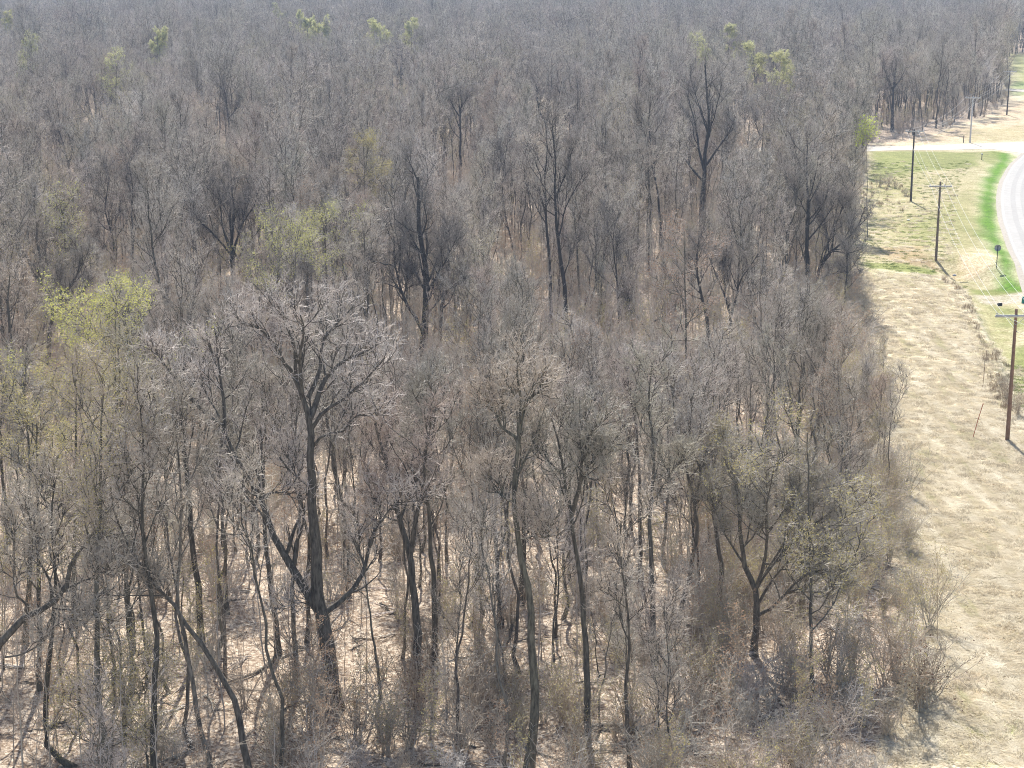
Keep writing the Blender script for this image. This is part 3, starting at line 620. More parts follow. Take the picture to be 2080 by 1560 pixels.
# ------------------------------------------------------------------ undergrowth: saplings and brush
def sapling(seed, h, r, per=14, buds=None, lean=0.05):
    rng = np.random.default_rng(seed); n = 9
    p = np.zeros((n, 3)); p[:, 2] = np.linspace(0, h, n); p[:, :2] = np.cumsum(rng.normal(0, lean, (n, 2)), 0) * h * 0.12; p[:, :2] -= p[0, :2]
    R = r * (1 - .75 * np.linspace(0, 1, n))
    A, AR = grow(rng, p[None], R[None], per, .25, .98, 34, 8, .26, 5, .12, .1, .5, lmin=.5, rmin=.012)
    B, BR = grow(rng, A, AR, 5, .2, 1, 38, 10, .45, 3, .1, .15, .6, lmin=.3, rmin=.010)
    C, CR = grow(rng, B, BR, 3, .2, 1, 38, 10, .5, 2, .1, .15, .6, lmin=.2, rmin=.009)
    st = tubes(p[None], R[None], 5); tw = join_vf([tubes(A, AR, 3), tubes(B, BR, 3), tubes(C, CR, 3)])
    lv = None
    if buds:
        tips = C[:, -1]; ix = rng.integers(0, len(tips), buds[1]); lv = (*leaf_quads(rng, tips[ix], buds[2], .08), buds[0])
    return st, tw, lv
def shrub(seed, h, stems=14, spread=.5, buds=None):
    rng = np.random.default_rng(seed); n = 6
    base = rng.normal(0, .18, (stems, 2)); d = rng.normal(0, spread, (stems, 2))
    hh = h * rng.uniform(.6, 1.1, stems); s = np.linspace(0, 1, n)
    P0 = np.zeros((stems, n, 3)); P0[:, :, :2] = base[:, None] + d[:, None] * (s[None, :, None] ** 1.3) * hh[:, None, None] * .5; P0[:, :, 2] = s[None] * hh[:, None] - .05
    P0[:, 1:] += rng.normal(0, .05, (stems, n - 1, 3))
    R0 = rng.uniform(.016, .032, (stems, 1)) * (1 - .6 * s[None])
    A, AR = grow(rng, P0, R0, 5, .15, 1, 42, 14, .42, 4, .06, .22, .6, lmin=.4, rmin=.013)
    B, BR = grow(rng, A, AR, 5, .15, 1, 46, 14, .5, 3, .06, .28, .65, lmin=.3, rmin=.0105)
    for q in (A, B): q[..., 2] = np.maximum(q[..., 2], .02)
    lv = None
    if buds:
        tips = B[:, -1]; ix = rng.integers(0, len(tips), buds[1]); lv = (*leaf_quads(rng, tips[ix], buds[2], .1), buds[0])
    return tubes(P0, R0, 4), join_vf([tubes(A, AR, 3), tubes(B, BR, 3)]), lv
def make_plant(name, parts, label, cat, mat_):
    st, tw, lv = parts
    root = empty(name, (0, 0, 0)); tag(root, label, cat)
    link('stem', quads_mesh('stem', *st, mat_), root); link('twigs', quads_mesh('twigs', *tw, mat_), root)
    if lv: link('leaves', quads_mesh('leaves', lv[0], lv[1], lv[2]), root)
    return root
PL = []
for sd_, h, r, m, bd, lab in ((31, 7, .035, M_TWIG, None, 'grey whip thin sapling'), (32, 5.5, .028, M_BRUSH, (M_BUD_RUST, 420, .04), 'brown sapling with rusty buds'),
                          (33, 8.5, .045, M_TWIG, None, 'taller grey sapling'), (34, 6, .03, M_BRUSH, (M_BUD_OLIVE, 500, .04), 'brown sapling with olive buds')):
    PL.append((make_plant('sapling', sapling(sd_, h, r, buds=bd), lab, 'sapling', m), lab))
for sd_, h, st_, spd, m, bd, lab in ((41, 2.6, 16, .75, M_BRUSH, None, 'brown leafless bush'), (42, 3.4, 20, .75, M_BRUSH, (M_BUD_OLIVE, 800, .035), 'olive budded bush'),
                                 (43, 2.0, 14, .6, M_TWIG_PALE, None, 'low pale twiggy bush'), (44, 2.8, 15, .75, M_BRUSH, (M_DEAD, 300, .045), 'bush holding dead leaves'), (45, 4.2, 18, .75, M_TWIG, (M_BUD_RUST, 520, .035), 'tall rusty budded grey bush')):
    PL.append((make_plant('bush', shrub(sd_, h, st_, spd, bd), lab, 'bush', m), lab))

U1 = scatter(1.75, 70, 190); U2 = scatter(2.3, 190, 330); U3 = scatter(3.6, 330, 560)
U = np.concatenate([U1, U2, U3]); U = U[wood(U[:, 0], U[:, 1], 0)]
ux, uy = proj(U[:, 0], U[:, 1])
edge = np.interp(uy, EPY, EPX)
# how thick the undergrowth is, read off the photograph's own thick and open places
den = np.where(uy < 900, .8, .5)
den = np.where((ux < 780) & (uy > 1000), 0.38, den)
den = np.where((uy > 1400) & (ux > 560), 0.55, den)
den = np.where((uy > 1250) & (ux > 850) & (uy <= 1400), 0.55, den)
den = np.where((ux > 1400) & (uy > 1050), .95, den)
den = np.where((edge - ux < 170) & (uy > 560), .85, den)
den = np.where((edge - ux < 60) & (uy <= 560), 0.8, den)
patch = np.sin(U[:, 0] * .31 + 2) * np.sin(U[:, 1] * .23 + U[:, 0] * .11) 
den = den * (1 + .35 * patch)
k = RS.random(len(U)) < den; U, ux, uy, edge = U[k], ux[k], uy[k], edge[k]
brushy = ((ux > 1400) & (uy > 1050)) | ((uy > 1400) & (ux > 560)) | (edge - ux < 170)
ui = np.where(brushy, RS.choice([4, 5, 6, 7, 8, 1, 3], len(U), p=[.18, .22, .17, .06, .17, .10, .10]), RS.choice([0, 1, 2, 3, 4, 6, 8], len(U), p=[.26, .17, .2, .12, .1, .07, .08]))
ctr = (uy > 1400) & (ux > 560) & (ux < 1250); ui[ctr & (RS.random(len(U)) < .25)] = 7
us = RS.uniform(.7, 1.25, len(U)); us[(edge - ux < 30)] *= .8
uz = height(U[:, 0], U[:, 1])
dist = U[:, 1]; seen = (ux > 0) & (ux < 2080) & (uy < 1640)
# nearest ones as things of their own, one in three of the nearest area
o_ = np.argsort(dist); pick = {}; quota = {0: 35, 1: 35, 2: 35, 3: 30, 4: 35, 5: 30, 6: 30, 7: 30, 8: 30}
ind = np.zeros(len(U), bool)
for i in o_:
    q = int(ui[i])
    if seen[i] and quota[q] > 0 :
        quota[q] -= 1; ind[i] = True
        root, lab = PL[q]; lab = where_from(U[i, 0], U[i, 1], TAKEN, lab); loc = (U[i, 0], U[i, 1], uz[i]); s = us[i]; rz = PYR.uniform(0, 6.28)
        if q not in pick: pick[q] = 1; root.location = loc; root.scale = (s, s, s); root.rotation_euler = (0, 0, rz); root['group'] = 'saplings and bushes of the forest floor'; root['label'] = lab
        else: copy_thing(root, loc, rz, (s, s, s), lab, 'saplings and bushes of the forest floor')
r_ = ~ind
gn_scatter('undergrowth', np.c_[U[r_], uz[r_]], ui[r_], RS.uniform(0, 6.28, r_.sum()), us[r_], RS.normal(0, .06, (r_.sum(), 2)),
           [list(p[0].children) for p in PL], 'tangled leafless saplings and brush covering the forest floor', 'undergrowth')
print('undergrowth', len(U), 'individual', ind.sum())

# ------------------------------------------------------------------ ground
def axis(segs):
    out = []
    for a, b, s in segs: out.append(np.arange(a, b, s))
    return np.concatenate(out + [[segs[-1][1]]])
gx = axis([(-2200, -300, 100), (-300, -60, 12), (-60, 22, 1.5), (22, 125, .5), (125, 200, 3), (200, 400, 25), (400, 2200, 120)])
gy = axis([(-300, 40, 40), (40, 80, 2), (80, 300, .55), (300, 420, .8), (420, 560, 3), (560, 1300, 20), (1300, 4200, 150)])
GX, GY = np.meshgrid(gx, gy); GZ = height(GX, GY)
qx, qy = proj(GX, GY, GZ); qy = np.where(GY < 30, 5000, qy)
Pf = np.stack([GX.ravel(), GY.ravel()], 1)
def poly_mask(pts, soft):
    """1 inside the traced polygon (pixels on the ground), soft edge in metres"""
    L_ = gpath(pts + [pts[0]]); x, y = Pf[:, 0], Pf[:, 1]
    lo, hi = L_.min(0) - 8, L_.max(0) + 8; m = (x > lo[0]) & (x < hi[0]) & (y > lo[1]) & (y < hi[1])
    out = np.zeros(len(x)); 
    if not m.any(): return out
    xs, ys = x[m], y[m]; ins = np.zeros(len(xs), bool); best = np.full(len(xs), 1e9)
    for a, b in zip(L_[:-1], L_[1:]):
        c = ((a[1] > ys) != (b[1] > ys)); xi = (b[0] - a[0]) * (ys - a[1]) / (b[1] - a[1] + 1e-12) + a[0]; ins ^= c & (xs < xi)
        d = b - a; t = np.clip(((xs - a[0]) * d[0] + (ys - a[1]) * d[1]) / (d @ d + 1e-9), 0, 1)
        best = np.minimum(best, np.hypot(xs - a[0] - t * d[0], ys - a[1] - t * d[1]))
    sgn = np.where(ins, best, -best); wob = .15 * soft * (np.sin(xs * 1.3 + ys * .23 + 2 * np.sin(ys * .11)) + np.sin(ys * .37 - xs * .6 + 3 * np.sin(xs * .21)))
    out[m] = sstep(-soft, soft, sgn + wob); return out
STRAW = np.array([.54, .485, .375]); LITTER = np.array([.375, .325, .27]); GREEN = np.array([.095, .205, .014]); DULL = np.array([.20, .225, .075]); SAND = np.array([.56, .46, .33])
OLIVE = np.array([.30, .285, .145]); GRAVEL = np.array([.44, .40, .34]); RUSTY = np.array([.36, .25, .15]); BROWN = np.array([.25, .19, .12])
col = np.tile(STRAW, (len(Pf), 1)); lit = np.zeros(len(Pf))
ex = np.interp(qy.ravel(), EPY, EPX); lw = sstep(25, -25, qx.ravel() - ex + 12 * np.sin(Pf[:, 1] * .7)); lw = np.where(Pf[:, 1] < 60, (Pf[:, 0] < 18), lw)
col = col * (1 - lw[:, None]) + LITTER * lw[:, None]; lit = lw
def zone(c, pts, soft, a=1.0):
    global col, lit
    m = poly_mask(pts, soft)[:, None] * a; col = col * (1 - m) + c * m; lit = lit * (1 - m[:, 0])
zone(np.array([.36, .325, .20]), [(1760, 300), (2030, 308), (2000, 370), (1995, 470), (2030, 580), (1900, 560), (1740, 530)], 3, .9)
zone(DULL, [(1772, 309), (1900, 308), (1985, 309), (1990, 335), (1900, 345), (1850, 352), (1770, 372)], 1.2, .85)
zone(OLIVE, [(1780, 372), (1850, 350), (1900, 360), (1870, 400), (1780, 400)], 2, .6)
zone(OLIVE, [(1815, 440), (1880, 425), (1990, 380), (2000, 500), (1900, 510), (1830, 490)], 3, .8)
zone(DULL, [(1850, 450), (1900, 440), (1890, 485), (1860, 490)], 2, .55)
zone(DULL, [(1930, 425), (1990, 445), (2000, 480), (1950, 470)], 2, .45)
zone(RUSTY, [(1790, 505), (1870, 500), (1895, 530), (1860, 540), (1800, 525)], 1.5, .6)
zone(BROWN, [(1835, 530), (1880, 520), (1900, 545), (1870, 545)], 1.2, .5)
zone(DULL, [(1752, 533), (1830, 535), (1905, 551), (1900, 562), (1820, 552), (1760, 545)], .7, .95)
zone(DULL, [(1755, 545), (1900, 560), (1880, 590), (1780, 575)], 2, .4)
zone(OLIVE, [(1900, 545), (1990, 565), (2080, 600), (2080, 760), (2060, 830), (2035, 740), (1990, 660), (1950, 590)], 2, .8)
zone(DULL, [(2010, 600), (2090, 612), (2090, 650), (2030, 640)], 1.5, .8)
zone(DULL, [(2050, 680), (2100, 670), (2120, 800), (2090, 860), (2065, 790)], 1.2, .9)
zone(DULL, [(1970, 565), (2080, 572), (2085, 582), (1985, 577)], .6, .95)
zone(GREEN, [(2012, 308), (2052, 311), (2060, 318), (2028, 370), (2022, 400), (2024, 430), (2032, 470), (2046, 505), (2062, 545), (2085, 582), (2030, 570), (2020, 520), (2000, 485), (1990, 450), (1988, 400), (2000, 360), (2022, 325)], 1.5)
zone(DULL, [(1985, 308), (2030, 308), (2030, 330), (2000, 335)], 1.2, .8)
zone(SAND, [(1930, 545), (1960, 524), (2000, 514), (2024, 518), (2022, 535), (1990, 546), (1950, 552)], .9)
zone(GRAVEL, [(1985, 578), (2090, 583), (2100, 600), (2000, 597)], .7)
zone(DULL * 1.1, [(2052, 108), (2100, 108), (2100, 165), (2058, 170)], 5, .9)
zone(GREEN, [(2052, 170), (2100, 165), (2100, 192), (2056, 192)], 4, .7)
zone(np.array([.5, .40, .30]), [(1900, 272), (1990, 247), (2045, 215), (2100, 190), (2120, 280), (2000, 292), (1780, 296)], 3, .9)
zone(OLIVE, [(1960, 265), (2080, 255), (2100, 285), (1960, 292)], 2.5, .5)
zone(STRAW * 1.12, [(1898, 548), (1915, 548), (1962, 598), (1990, 648), (2018, 700), (2030, 760), (2020, 765), (2003, 710), (1975, 655), (1950, 606)], .7, .9)
zone(DULL, [(1860, 1480), (2100, 1450), (2100, 1500), (1880, 1520)], 1.2, .45)
zone(RUSTY * .9, [(1900, 1290), (2100, 1230), (2100, 1420), (1900, 1440)], 3, .4)
# tree and brush tracks where feet have pressed the straw: a few lighter and darker drifts of the grass itself
dr = np.sin(Pf[:, 0] * .35 + .3 * np.sin(Pf[:, 1] * .09)) * np.sin(Pf[:, 1] * .07 + Pf[:, 0] * .05)
col = col * (1 + .07 * dr[:, None] * (1 - lit[:, None]))
nxg, nyg = len(gx), len(gy)
ii, jj = np.meshgrid(np.arange(nxg - 1), np.arange(nyg - 1)); b0 = (jj * nxg + ii).ravel()
GF = np.stack([b0, b0 + 1, b0 + nxg + 1, b0 + nxg], 1)
m, n, b = mat('ground_cover'); M_GROUND = m
ca = nd(n, 'ShaderNodeVertexColor', layer_name='cover'); la = nd(n, 'ShaderNodeAttribute', attribute_name='litter')
tc = nd(n, 'ShaderNodeTexCoord'); pos = tc.outputs['Object']
vor = nd(n, 'ShaderNodeTexVoronoi'); vor.inputs['Scale'].default_value = 5.5; n.links.new(pos, vor.inputs['Vector'])
sep = nd(n, 'ShaderNodeSeparateColor'); n.links.new(vor.outputs['Color'], sep.inputs[0])
leafc = ramp(n, [(0, (.50, .42, .36)), (.22, (.72, .64, .57)), (.5, (1.0, .93, .86)), (.8, (1.28, 1.26, 1.22)), (1, (1.55, 1.55, 1.52))], sep.outputs[0])
leafc = mixc(n, .75, leafc, ramp(n, [(.36, (.45, .38, .32)), (.5, (1, 1, 1)), (.64, (1.4, 1.38, 1.34))], noise(n, 11, 3, .7, pos)), 'MULTIPLY')
big = ramp(n, [(.3, (.84, .82, .80)), (.7, (1.14, 1.14, 1.14))], noise(n, .35, 4, .65, pos))
leafc = mixc(n, 1.0, leafc, big, 'MULTIPLY')
# matted straw: noise drawn out along wandering directions
wv = nd(n, 'ShaderNodeTexNoise'); wv.inputs['Scale'].default_value = .45; wv.inputs['Detail'].default_value = 2; n.links.new(pos, wv.inputs['Vector'])
vm = nd(n, 'ShaderNodeVectorMath', operation='MULTIPLY_ADD'); n.links.new(wv.outputs['Color'], vm.inputs[0]); vm.inputs[1].default_value = (3.5, 3.5, 0); n.links.new(pos, vm.inputs[2])
mp = nd(n, 'ShaderNodeMapping'); mp.inputs['Scale'].default_value = (1.3, 4.2, 1); mp.inputs['Rotation'].default_value = (0, 0, .35); n.links.new(vm.outputs[0], mp.inputs[0])
st1 = noise(n, 2.0, 5, .72, mp.outputs[0], .4)
strawc = ramp(n, [(.32, (.55, .50, .42)), (.45, (.86, .83, .77)), (.56, (1.10, 1.10, 1.08)), (.68, (1.45, 1.50, 1.56))], st1)
strawc = mixc(n, .6, strawc, ramp(n, [(.38, (.55, .50, .40)), (.5, (1, 1, 1)), (.62, (1.35, 1.38, 1.42))], noise(n, 3.5, 4, .75, pos, .8)), 'MULTIPLY')
drift = ramp(n, [(.35, (.74, .77, .58)), (.5, (.98, .98, .94)), (.64, (1.14, 1.10, 1.08))], noise(n, .4, 6, .7, pos))
strawc = mixc(n, 1.0, strawc, drift, 'MULTIPLY')
tex = mixc(n, la.outputs['Fac'], strawc, leafc)
n.links.new(mixc(n, 1.0, ca.outputs[0], tex, 'MULTIPLY'), b.inputs['Base Color'])
bp = nd(n, 'ShaderNodeBump'); bp.inputs['Strength'].default_value = .35; bp.inputs['Distance'].default_value = .07; n.links.new(mixc(n, la.outputs['Fac'], st1, vor.outputs['Distance']), bp.inputs['Height']); n.links.new(bp.outputs[0], b.inputs['Normal'])
b.inputs['Roughness'].default_value = 1
gm = quads_mesh('ground', np.stack([GX.ravel(), GY.ravel(), GZ.ravel()], 1), GF, m, smooth=True)
a = gm.color_attributes.new('cover', 'FLOAT_COLOR', 'POINT'); a.data.foreach_set('color', np.c_[np.clip(col, 0, 1), np.ones(len(col))].astype(np.float32).ravel())
a = gm.attributes.new('litter', 'FLOAT', 'POINT'); a.data.foreach_set('value', lit.astype(np.float32))
tag(link('ground', gm), kind='structure')

# ------------------------------------------------------------------ roads
def simple_mat(name, c1, c2, scale=3, rough=.9, detail=4, metal=0.0):
    m, n, b = mat(name); tc = nd(n, 'ShaderNodeTexCoord')
    n.links.new(ramp(n, [(.3, c1), (.7, c2)], noise(n, scale, detail, .65, tc.outputs['Object'])), b.inputs['Base Color'])
    b.inputs['Roughness'].default_value = rough; b.inputs['Metallic'].default_value = metal; return m
M_ROAD = simple_mat('worn_pavement', (.33, .32, .302), (.39, .378, .36), .8)
M_SHOULDER = simple_mat('gravel_shoulder', (.28, .25, .21), (.42, .385, .335), 2.5)
M_DIRT = simple_mat('gravel_road', (.46, .42, .35), (.56, .52, .45), 1.2)
M_WHITE = simple_mat('white_road_paint', (.74, .74, .73), (.82, .82, .81), 5)
M_YELLOW = simple_mat('yellow_road_paint', (.62, .48, .10), (.7, .55, .14), 5)
def resample(L_, step):
    d = np.r_[0, np.cumsum(np.hypot(*np.diff(L_, axis=0).T))]; s = np.arange(0, d[-1], step)
    # smooth a little
    q = np.stack([np.interp(s, d, L_[:, 0]), np.interp(s, d, L_[:, 1])], 1)
    for _ in range(60):
        q[1:-1] = .5 * q[1:-1] + .25 * (q[:-2] + q[2:])
    return q
def strip(name, L_, o0, o1, z, m, kindv='structure', nc=6, parent=None):
    t = np.gradient(L_, axis=0); t /= np.hypot(t[:, 0], t[:, 1])[:, None]; nrm = np.stack([t[:, 1], -t[:, 0]], 1)
    o0 = np.broadcast_to(o0, len(L_)); o1 = np.broadcast_to(o1, len(L_))
    rows = [L_ + nrm * (o0 + (o1 - o0) * k / (nc - 1))[:, None] for k in range(nc)]
    A = np.stack(rows, 1).reshape(-1, 2); Z = height(A[:, 0], A[:, 1]) + z
    V = np.c_[A, Z]; i = np.arange(len(L_) - 1)[:, None] * nc; j = np.arange(nc - 1)[None]
    F = np.stack([i + j, i + j + 1, i + nc + j + 1, i + nc + j], -1).reshape(-1, 4)
    o = link(name, quads_mesh(name, V, F, m, smooth=True), parent)
    if kindv: tag(o, kind=kindv)
    return o
EDGE = gpath([(2140, 690), (2105, 610), (2080, 545), (2058, 500), (2040, 450), (2034, 410), (2036, 385), (2045, 355), (2062, 330), (2085, 310), (2125, 288), (2190, 262), (2290, 235)])   # white edge line, near to far
EDGE = resample(EDGE, 2.0)
strip('road_shoulder', EDGE, -1.0, 10, .03, M_SHOULDER, nc=10)
strip('road', EDGE, -.3, 7.9, .05, M_ROAD, nc=8)
M_WEAR = simple_mat('tyre_worn_pavement', (.295, .287, .272), (.35, .34, .325), 1.5)
strip('wheel_track', EDGE, 1.3, 2.1, .054, M_WEAR, nc=3); strip('wheel_track', EDGE, 2.9, 3.5, .054, M_WEAR, nc=3)
strip('road_edge_line', EDGE, -.1, .12, .06, M_WHITE, nc=2); strip('road_edge_line', EDGE, 7.4, 7.6, .06, M_WHITE, nc=2)
strip('road_centre_line', EDGE, 3.6, 3.75, .06, M_YELLOW, nc=2); strip('road_centre_line', EDGE, 3.95, 4.1, .06, M_YELLOW, nc=2)
SD = resample(gpath([(1480, 305), (1640, 305.5), (1775, 304), (1850, 301), (1960, 298), (2035, 299), (2110, 300)]), 2.0)
px_s = proj(SD[:, 0], SD[:, 1])[0]
flare = sstep(1985, 2075, px_s)
strip('side_road', SD, -(3.9 + 5 * flare), 3.9 + 9 * flare, .04, M_DIRT, nc=12)
strip('driveway', resample(gpath([(2040, 182), (2060, 183), (2110, 186)]), 2.0), -3, 3, .1, M_DIRT, nc=5)

# ------------------------------------------------------------------ long straw lying and standing on the meadow, tufts of weeds
M_STRAW = leaf_mat('dry_straw', (.66, .605, .485), (.84, .795, .68), .5)
M_STRAW_TAN = leaf_mat('tan_straw', (.50, .43, .31), (.68, .60, .46), .45)
def drift_mat(m, stops, sc_):
    n = m.node_tree; b = n.nodes['Principled BSDF']; src = b.inputs['Base Color'].links[0].from_socket
    ge = nd(n, 'ShaderNodeNewGeometry'); mq = nd(n, 'ShaderNodeMapping'); mq.inputs['Scale'].default_value = (1, .16, 1); mq.inputs['Rotation'].default_value = (0, 0, .18); n.links.new(ge.outputs['Position'], mq.inputs[0]); c = ramp(n, stops, noise(n, sc_, 6, .72, mq.outputs[0])); o_ = mixc(n, 1.0, src, c, 'MULTIPLY')
    n.links.new(o_, b.inputs['Base Color'])
    for q in n.nodes:
        if q.type == 'BSDF_TRANSLUCENT': n.links.new(o_, q.inputs[0])
drift_mat(M_STRAW, [(.34, (.80, .80, .62)), (.44, (.92, .88, .80)), (.54, (1.02, 1.0, .96)), (.66, (1.12, 1.12, 1.12))], .55)
M_WEED = leaf_mat('brown_weeds', (.22, .16, .10), (.38, .30, .20), .2)
M_GREENG = leaf_mat('fresh_grass', (.16, .22, .05), (.30, .34, .10), .3)
def tuft(seed, nb, rad, ln, flat, wd):
    rng = np.random.default_rng(seed); a = rng.uniform(0, 6.28, nb); r = rad * np.sqrt(rng.random(nb))
    b0 = np.stack([np.cos(a) * r, np.sin(a) * r, np.zeros(nb)], 1)
    lean = rng.normal(0, 1, (nb, 2)) * .5 + np.array([1.0, 0]); lean /= np.hypot(*lean.T)[:, None]
    h = ln * rng.uniform(.5, 1.2, nb)[:, None]
    p1 = b0 + np.c_[lean * h * flat * .5, h * (1 - flat) * .8]; p2 = b0 + np.c_[lean * h * flat, h * (1 - flat) * .9 - flat * .05 * h]
    side_ = np.c_[-lean[:, 1], lean[:, 0], np.zeros(nb)] * wd
    V = np.stack([b0 - side_, b0 + side_, p1 + side_, p1 - side_, p1 - side_, p1 + side_, p2 + side_ * .2, p2 - side_ * .2], 1).reshape(-1, 3)
    V[:, 2] = np.maximum(V[:, 2], 0.01)
    F = np.arange(len(V)).reshape(-1, 4); return V, F
G_SRC = []
def tproto(name, seed, nb, rad, ln, flat, wd, m, loc, label):
    o = link(name, quads_mesh(name, *tuft(seed, nb, rad, ln, flat, wd), m), None, loc); tag(o, label, 'grass', None, 'stuff'); return o
gl = [at(1950, 900), at(1960, 1000), at(1900, 1050), at(1995, 700), at(1985, 430)]
for q in gl: q[2] = H1(q[0], q[1])
G_SRC = [tproto('dry_grass', 1, 80, .6, .65, .8, .014, M_STRAW, gl[0], 'matted clump of dry straw lying on the meadow'),
         tproto('dry_grass', 2, 70, .55, .55, .6, .014, M_STRAW_TAN, gl[1], 'loose clump of dry straw on the meadow'),
         tproto('dry_grass', 3, 80, .65, .85, .88, .014, M_STRAW, gl[2], 'flattened swath of dry straw on the meadow'),
         tproto('dry_weeds', 4, 40, .35, .8, .3, .010, M_WEED, gl[3], 'upright brown weeds along the ditch bank'),
         tproto('grass', 5, 60, .4, .22, .4, .012, M_GREENG, gl[4], 'short green grass in the roadside strip')]
ys = []; spc = .52
for y in np.arange(78, 330, spc):
    xs = np.arange(18, y * .32 + 8, spc); xs = xs[RS.random(len(xs)) < 1 / (1 + max(0, (y - 140) / 110)) ** 1.3]
    ys.append(np.stack([xs + RS.uniform(-.5, .5, len(xs)) * spc, y + RS.uniform(-.5, .5, len(xs)) * spc], 1))
Gp = np.concatenate(ys); gpx, gpy = proj(Gp[:, 0], Gp[:, 1])
ok = (gpx > np.interp(gpy, EPY, EPX) - 40) & (gpx < 2120) & (gpy > 312)
ok &= ~((gpy > 512) & (gpy < 553) & (gpx > 1930))
sdE = seg_dist(Gp, EDGE[::4]); ok &= ~((sdE > -7.5) & (np.abs(sdE) < 14))
ok &= ~((gpy > 576) & (gpy < 600) & (gpx > 1980))
Gp = Gp[ok]; gpx, gpy = gpx[ok], gpy[ok]
bd = seg_dist(Gp, BANK)
gi_ = RS.choice([0, 1, 2], len(Gp), p=[.42, .2, .38])
thin_ = (gpy > 560) | (RS.random(len(Gp)) < .5); Gp, gpx, gpy, bd, gi_ = Gp[thin_], gpx[thin_], gpy[thin_], bd[thin_], gi_[thin_]
up_ = (gpy < 528) & (RS.random(len(Gp)) < .55); gi_[up_] = 4
wk = ((np.abs(bd - .3) < 1.3) & (gpy < 860)) | ((gpx > 1750) & (gpy > 375) & (gpy < 430) & (gpx < 1850)); gi_[wk & (RS.random(len(Gp)) < .22)] = 3
gl_ = (gpy > 528) & (gpy < 566) & (gpx < 1905) & (gpx > 1740); gi_[gl_ & (np.abs(gpy - 537 - (gpx - 1752) * .1) < 11)] = 4
gi_[(bd > 1.5) & (bd < 12) & (RS.random(len(Gp)) < .6)] = 4
gi_[(gpy < 372) & (RS.random(len(Gp)) < .7)] = 4
gn_scatter('meadow_grass', np.c_[Gp, height(Gp[:, 0], Gp[:, 1])], gi_, RS.normal(.5, 1.3, len(Gp)) + 1.1 * np.sin(Gp[:, 0] * .33 + Gp[:, 1] * .07) + .7 * np.sin(Gp[:, 1] * .11 - Gp[:, 0] * .6), RS.uniform(.5, 1.15, len(Gp)), np.zeros((len(Gp), 2)),
           [[o] for o in G_SRC], 'matted pale straw grass covering the open meadow', 'grass')
print('tufts', len(Gp))

# ------------------------------------------------------------------ utility poles and wires
M_WOOD = simple_mat('weathered_pole_wood', (.13, .10, .075), (.24, .19, .15), 4)
M_WOOD_RED = simple_mat('reddish_pole_wood', (.19, .11, .07), (.30, .19, .13), 4)
M_WOOD_DARK = simple_mat('dark_creosote_wood', (.05, .042, .038), (.10, .085, .075), 4)
M_ARM = simple_mat('grey_crossarm_wood', (.46, .45, .44), (.60, .58, .57), 6)
M_CER = simple_mat('grey_porcelain', (.42, .42, .43), (.52, .52, .54), 8, .3)
M_STEEL = simple_mat('galvanised_steel', (.33, .34, .35), (.45, .46, .47), 10, .5, 3, .4)
M_WIRE = simple_mat('bright_aluminium_wire', (.62, .62, .62), (.75, .75, .75), 3, .5)
def box_vf(c, s, R=None):
    v = np.array([[x, y, z] for x in (-1, 1) for y in (-1, 1) for z in (-1, 1)], float) * np.array(s) / 2
    if R is not None: v = v @ R.T
    return v + np.array(c), np.array([[0, 1, 3, 2], [4, 6, 7, 5], [0, 4, 5, 1], [2, 3, 7, 6], [0, 2, 6, 4], [1, 5, 7, 3]])
def lathe(prof, k=12, c=(0, 0, 0)):
    a = np.arange(k) * 2 * math.pi / k; V = []
    for r, z in prof: V += [[math.cos(t) * r + c[0], math.sin(t) * r + c[1], z + c[2]] for t in a]
    F = [[i * k + j, i * k + (j + 1) % k, (i + 1) * k + (j + 1) % k, (i + 1) * k + j] for i in range(len(prof) - 1) for j in range(k)]
    return np.array(V), np.array(F)
POLES = [  # foot px, top px, half arm m, arm drop below the top m, wood, label
    ((2046, 895), (2064, 628), 1.75, .55, M_WOOD_RED, 'nearest brown utility pole with crossarm at the right edge'),
    ((1900, 547), (1910, 369), 1.5, .6, M_WOOD, 'utility pole with crossarm at the end of the ditch bank'),
    ((1850, 409), (1857, 263), 1.5, .3, M_WOOD_DARK, 'dark utility pole in front of the side road'),
    ((1970, 290), (1977, 196), 1.6, .3, M_ARM, 'pale utility pole standing right behind the side road'),
    ((2045, 233), (2052, 143), 1.6, .3, M_WOOD_DARK, 'farthest dark utility pole near the green lawn')]
heads = []
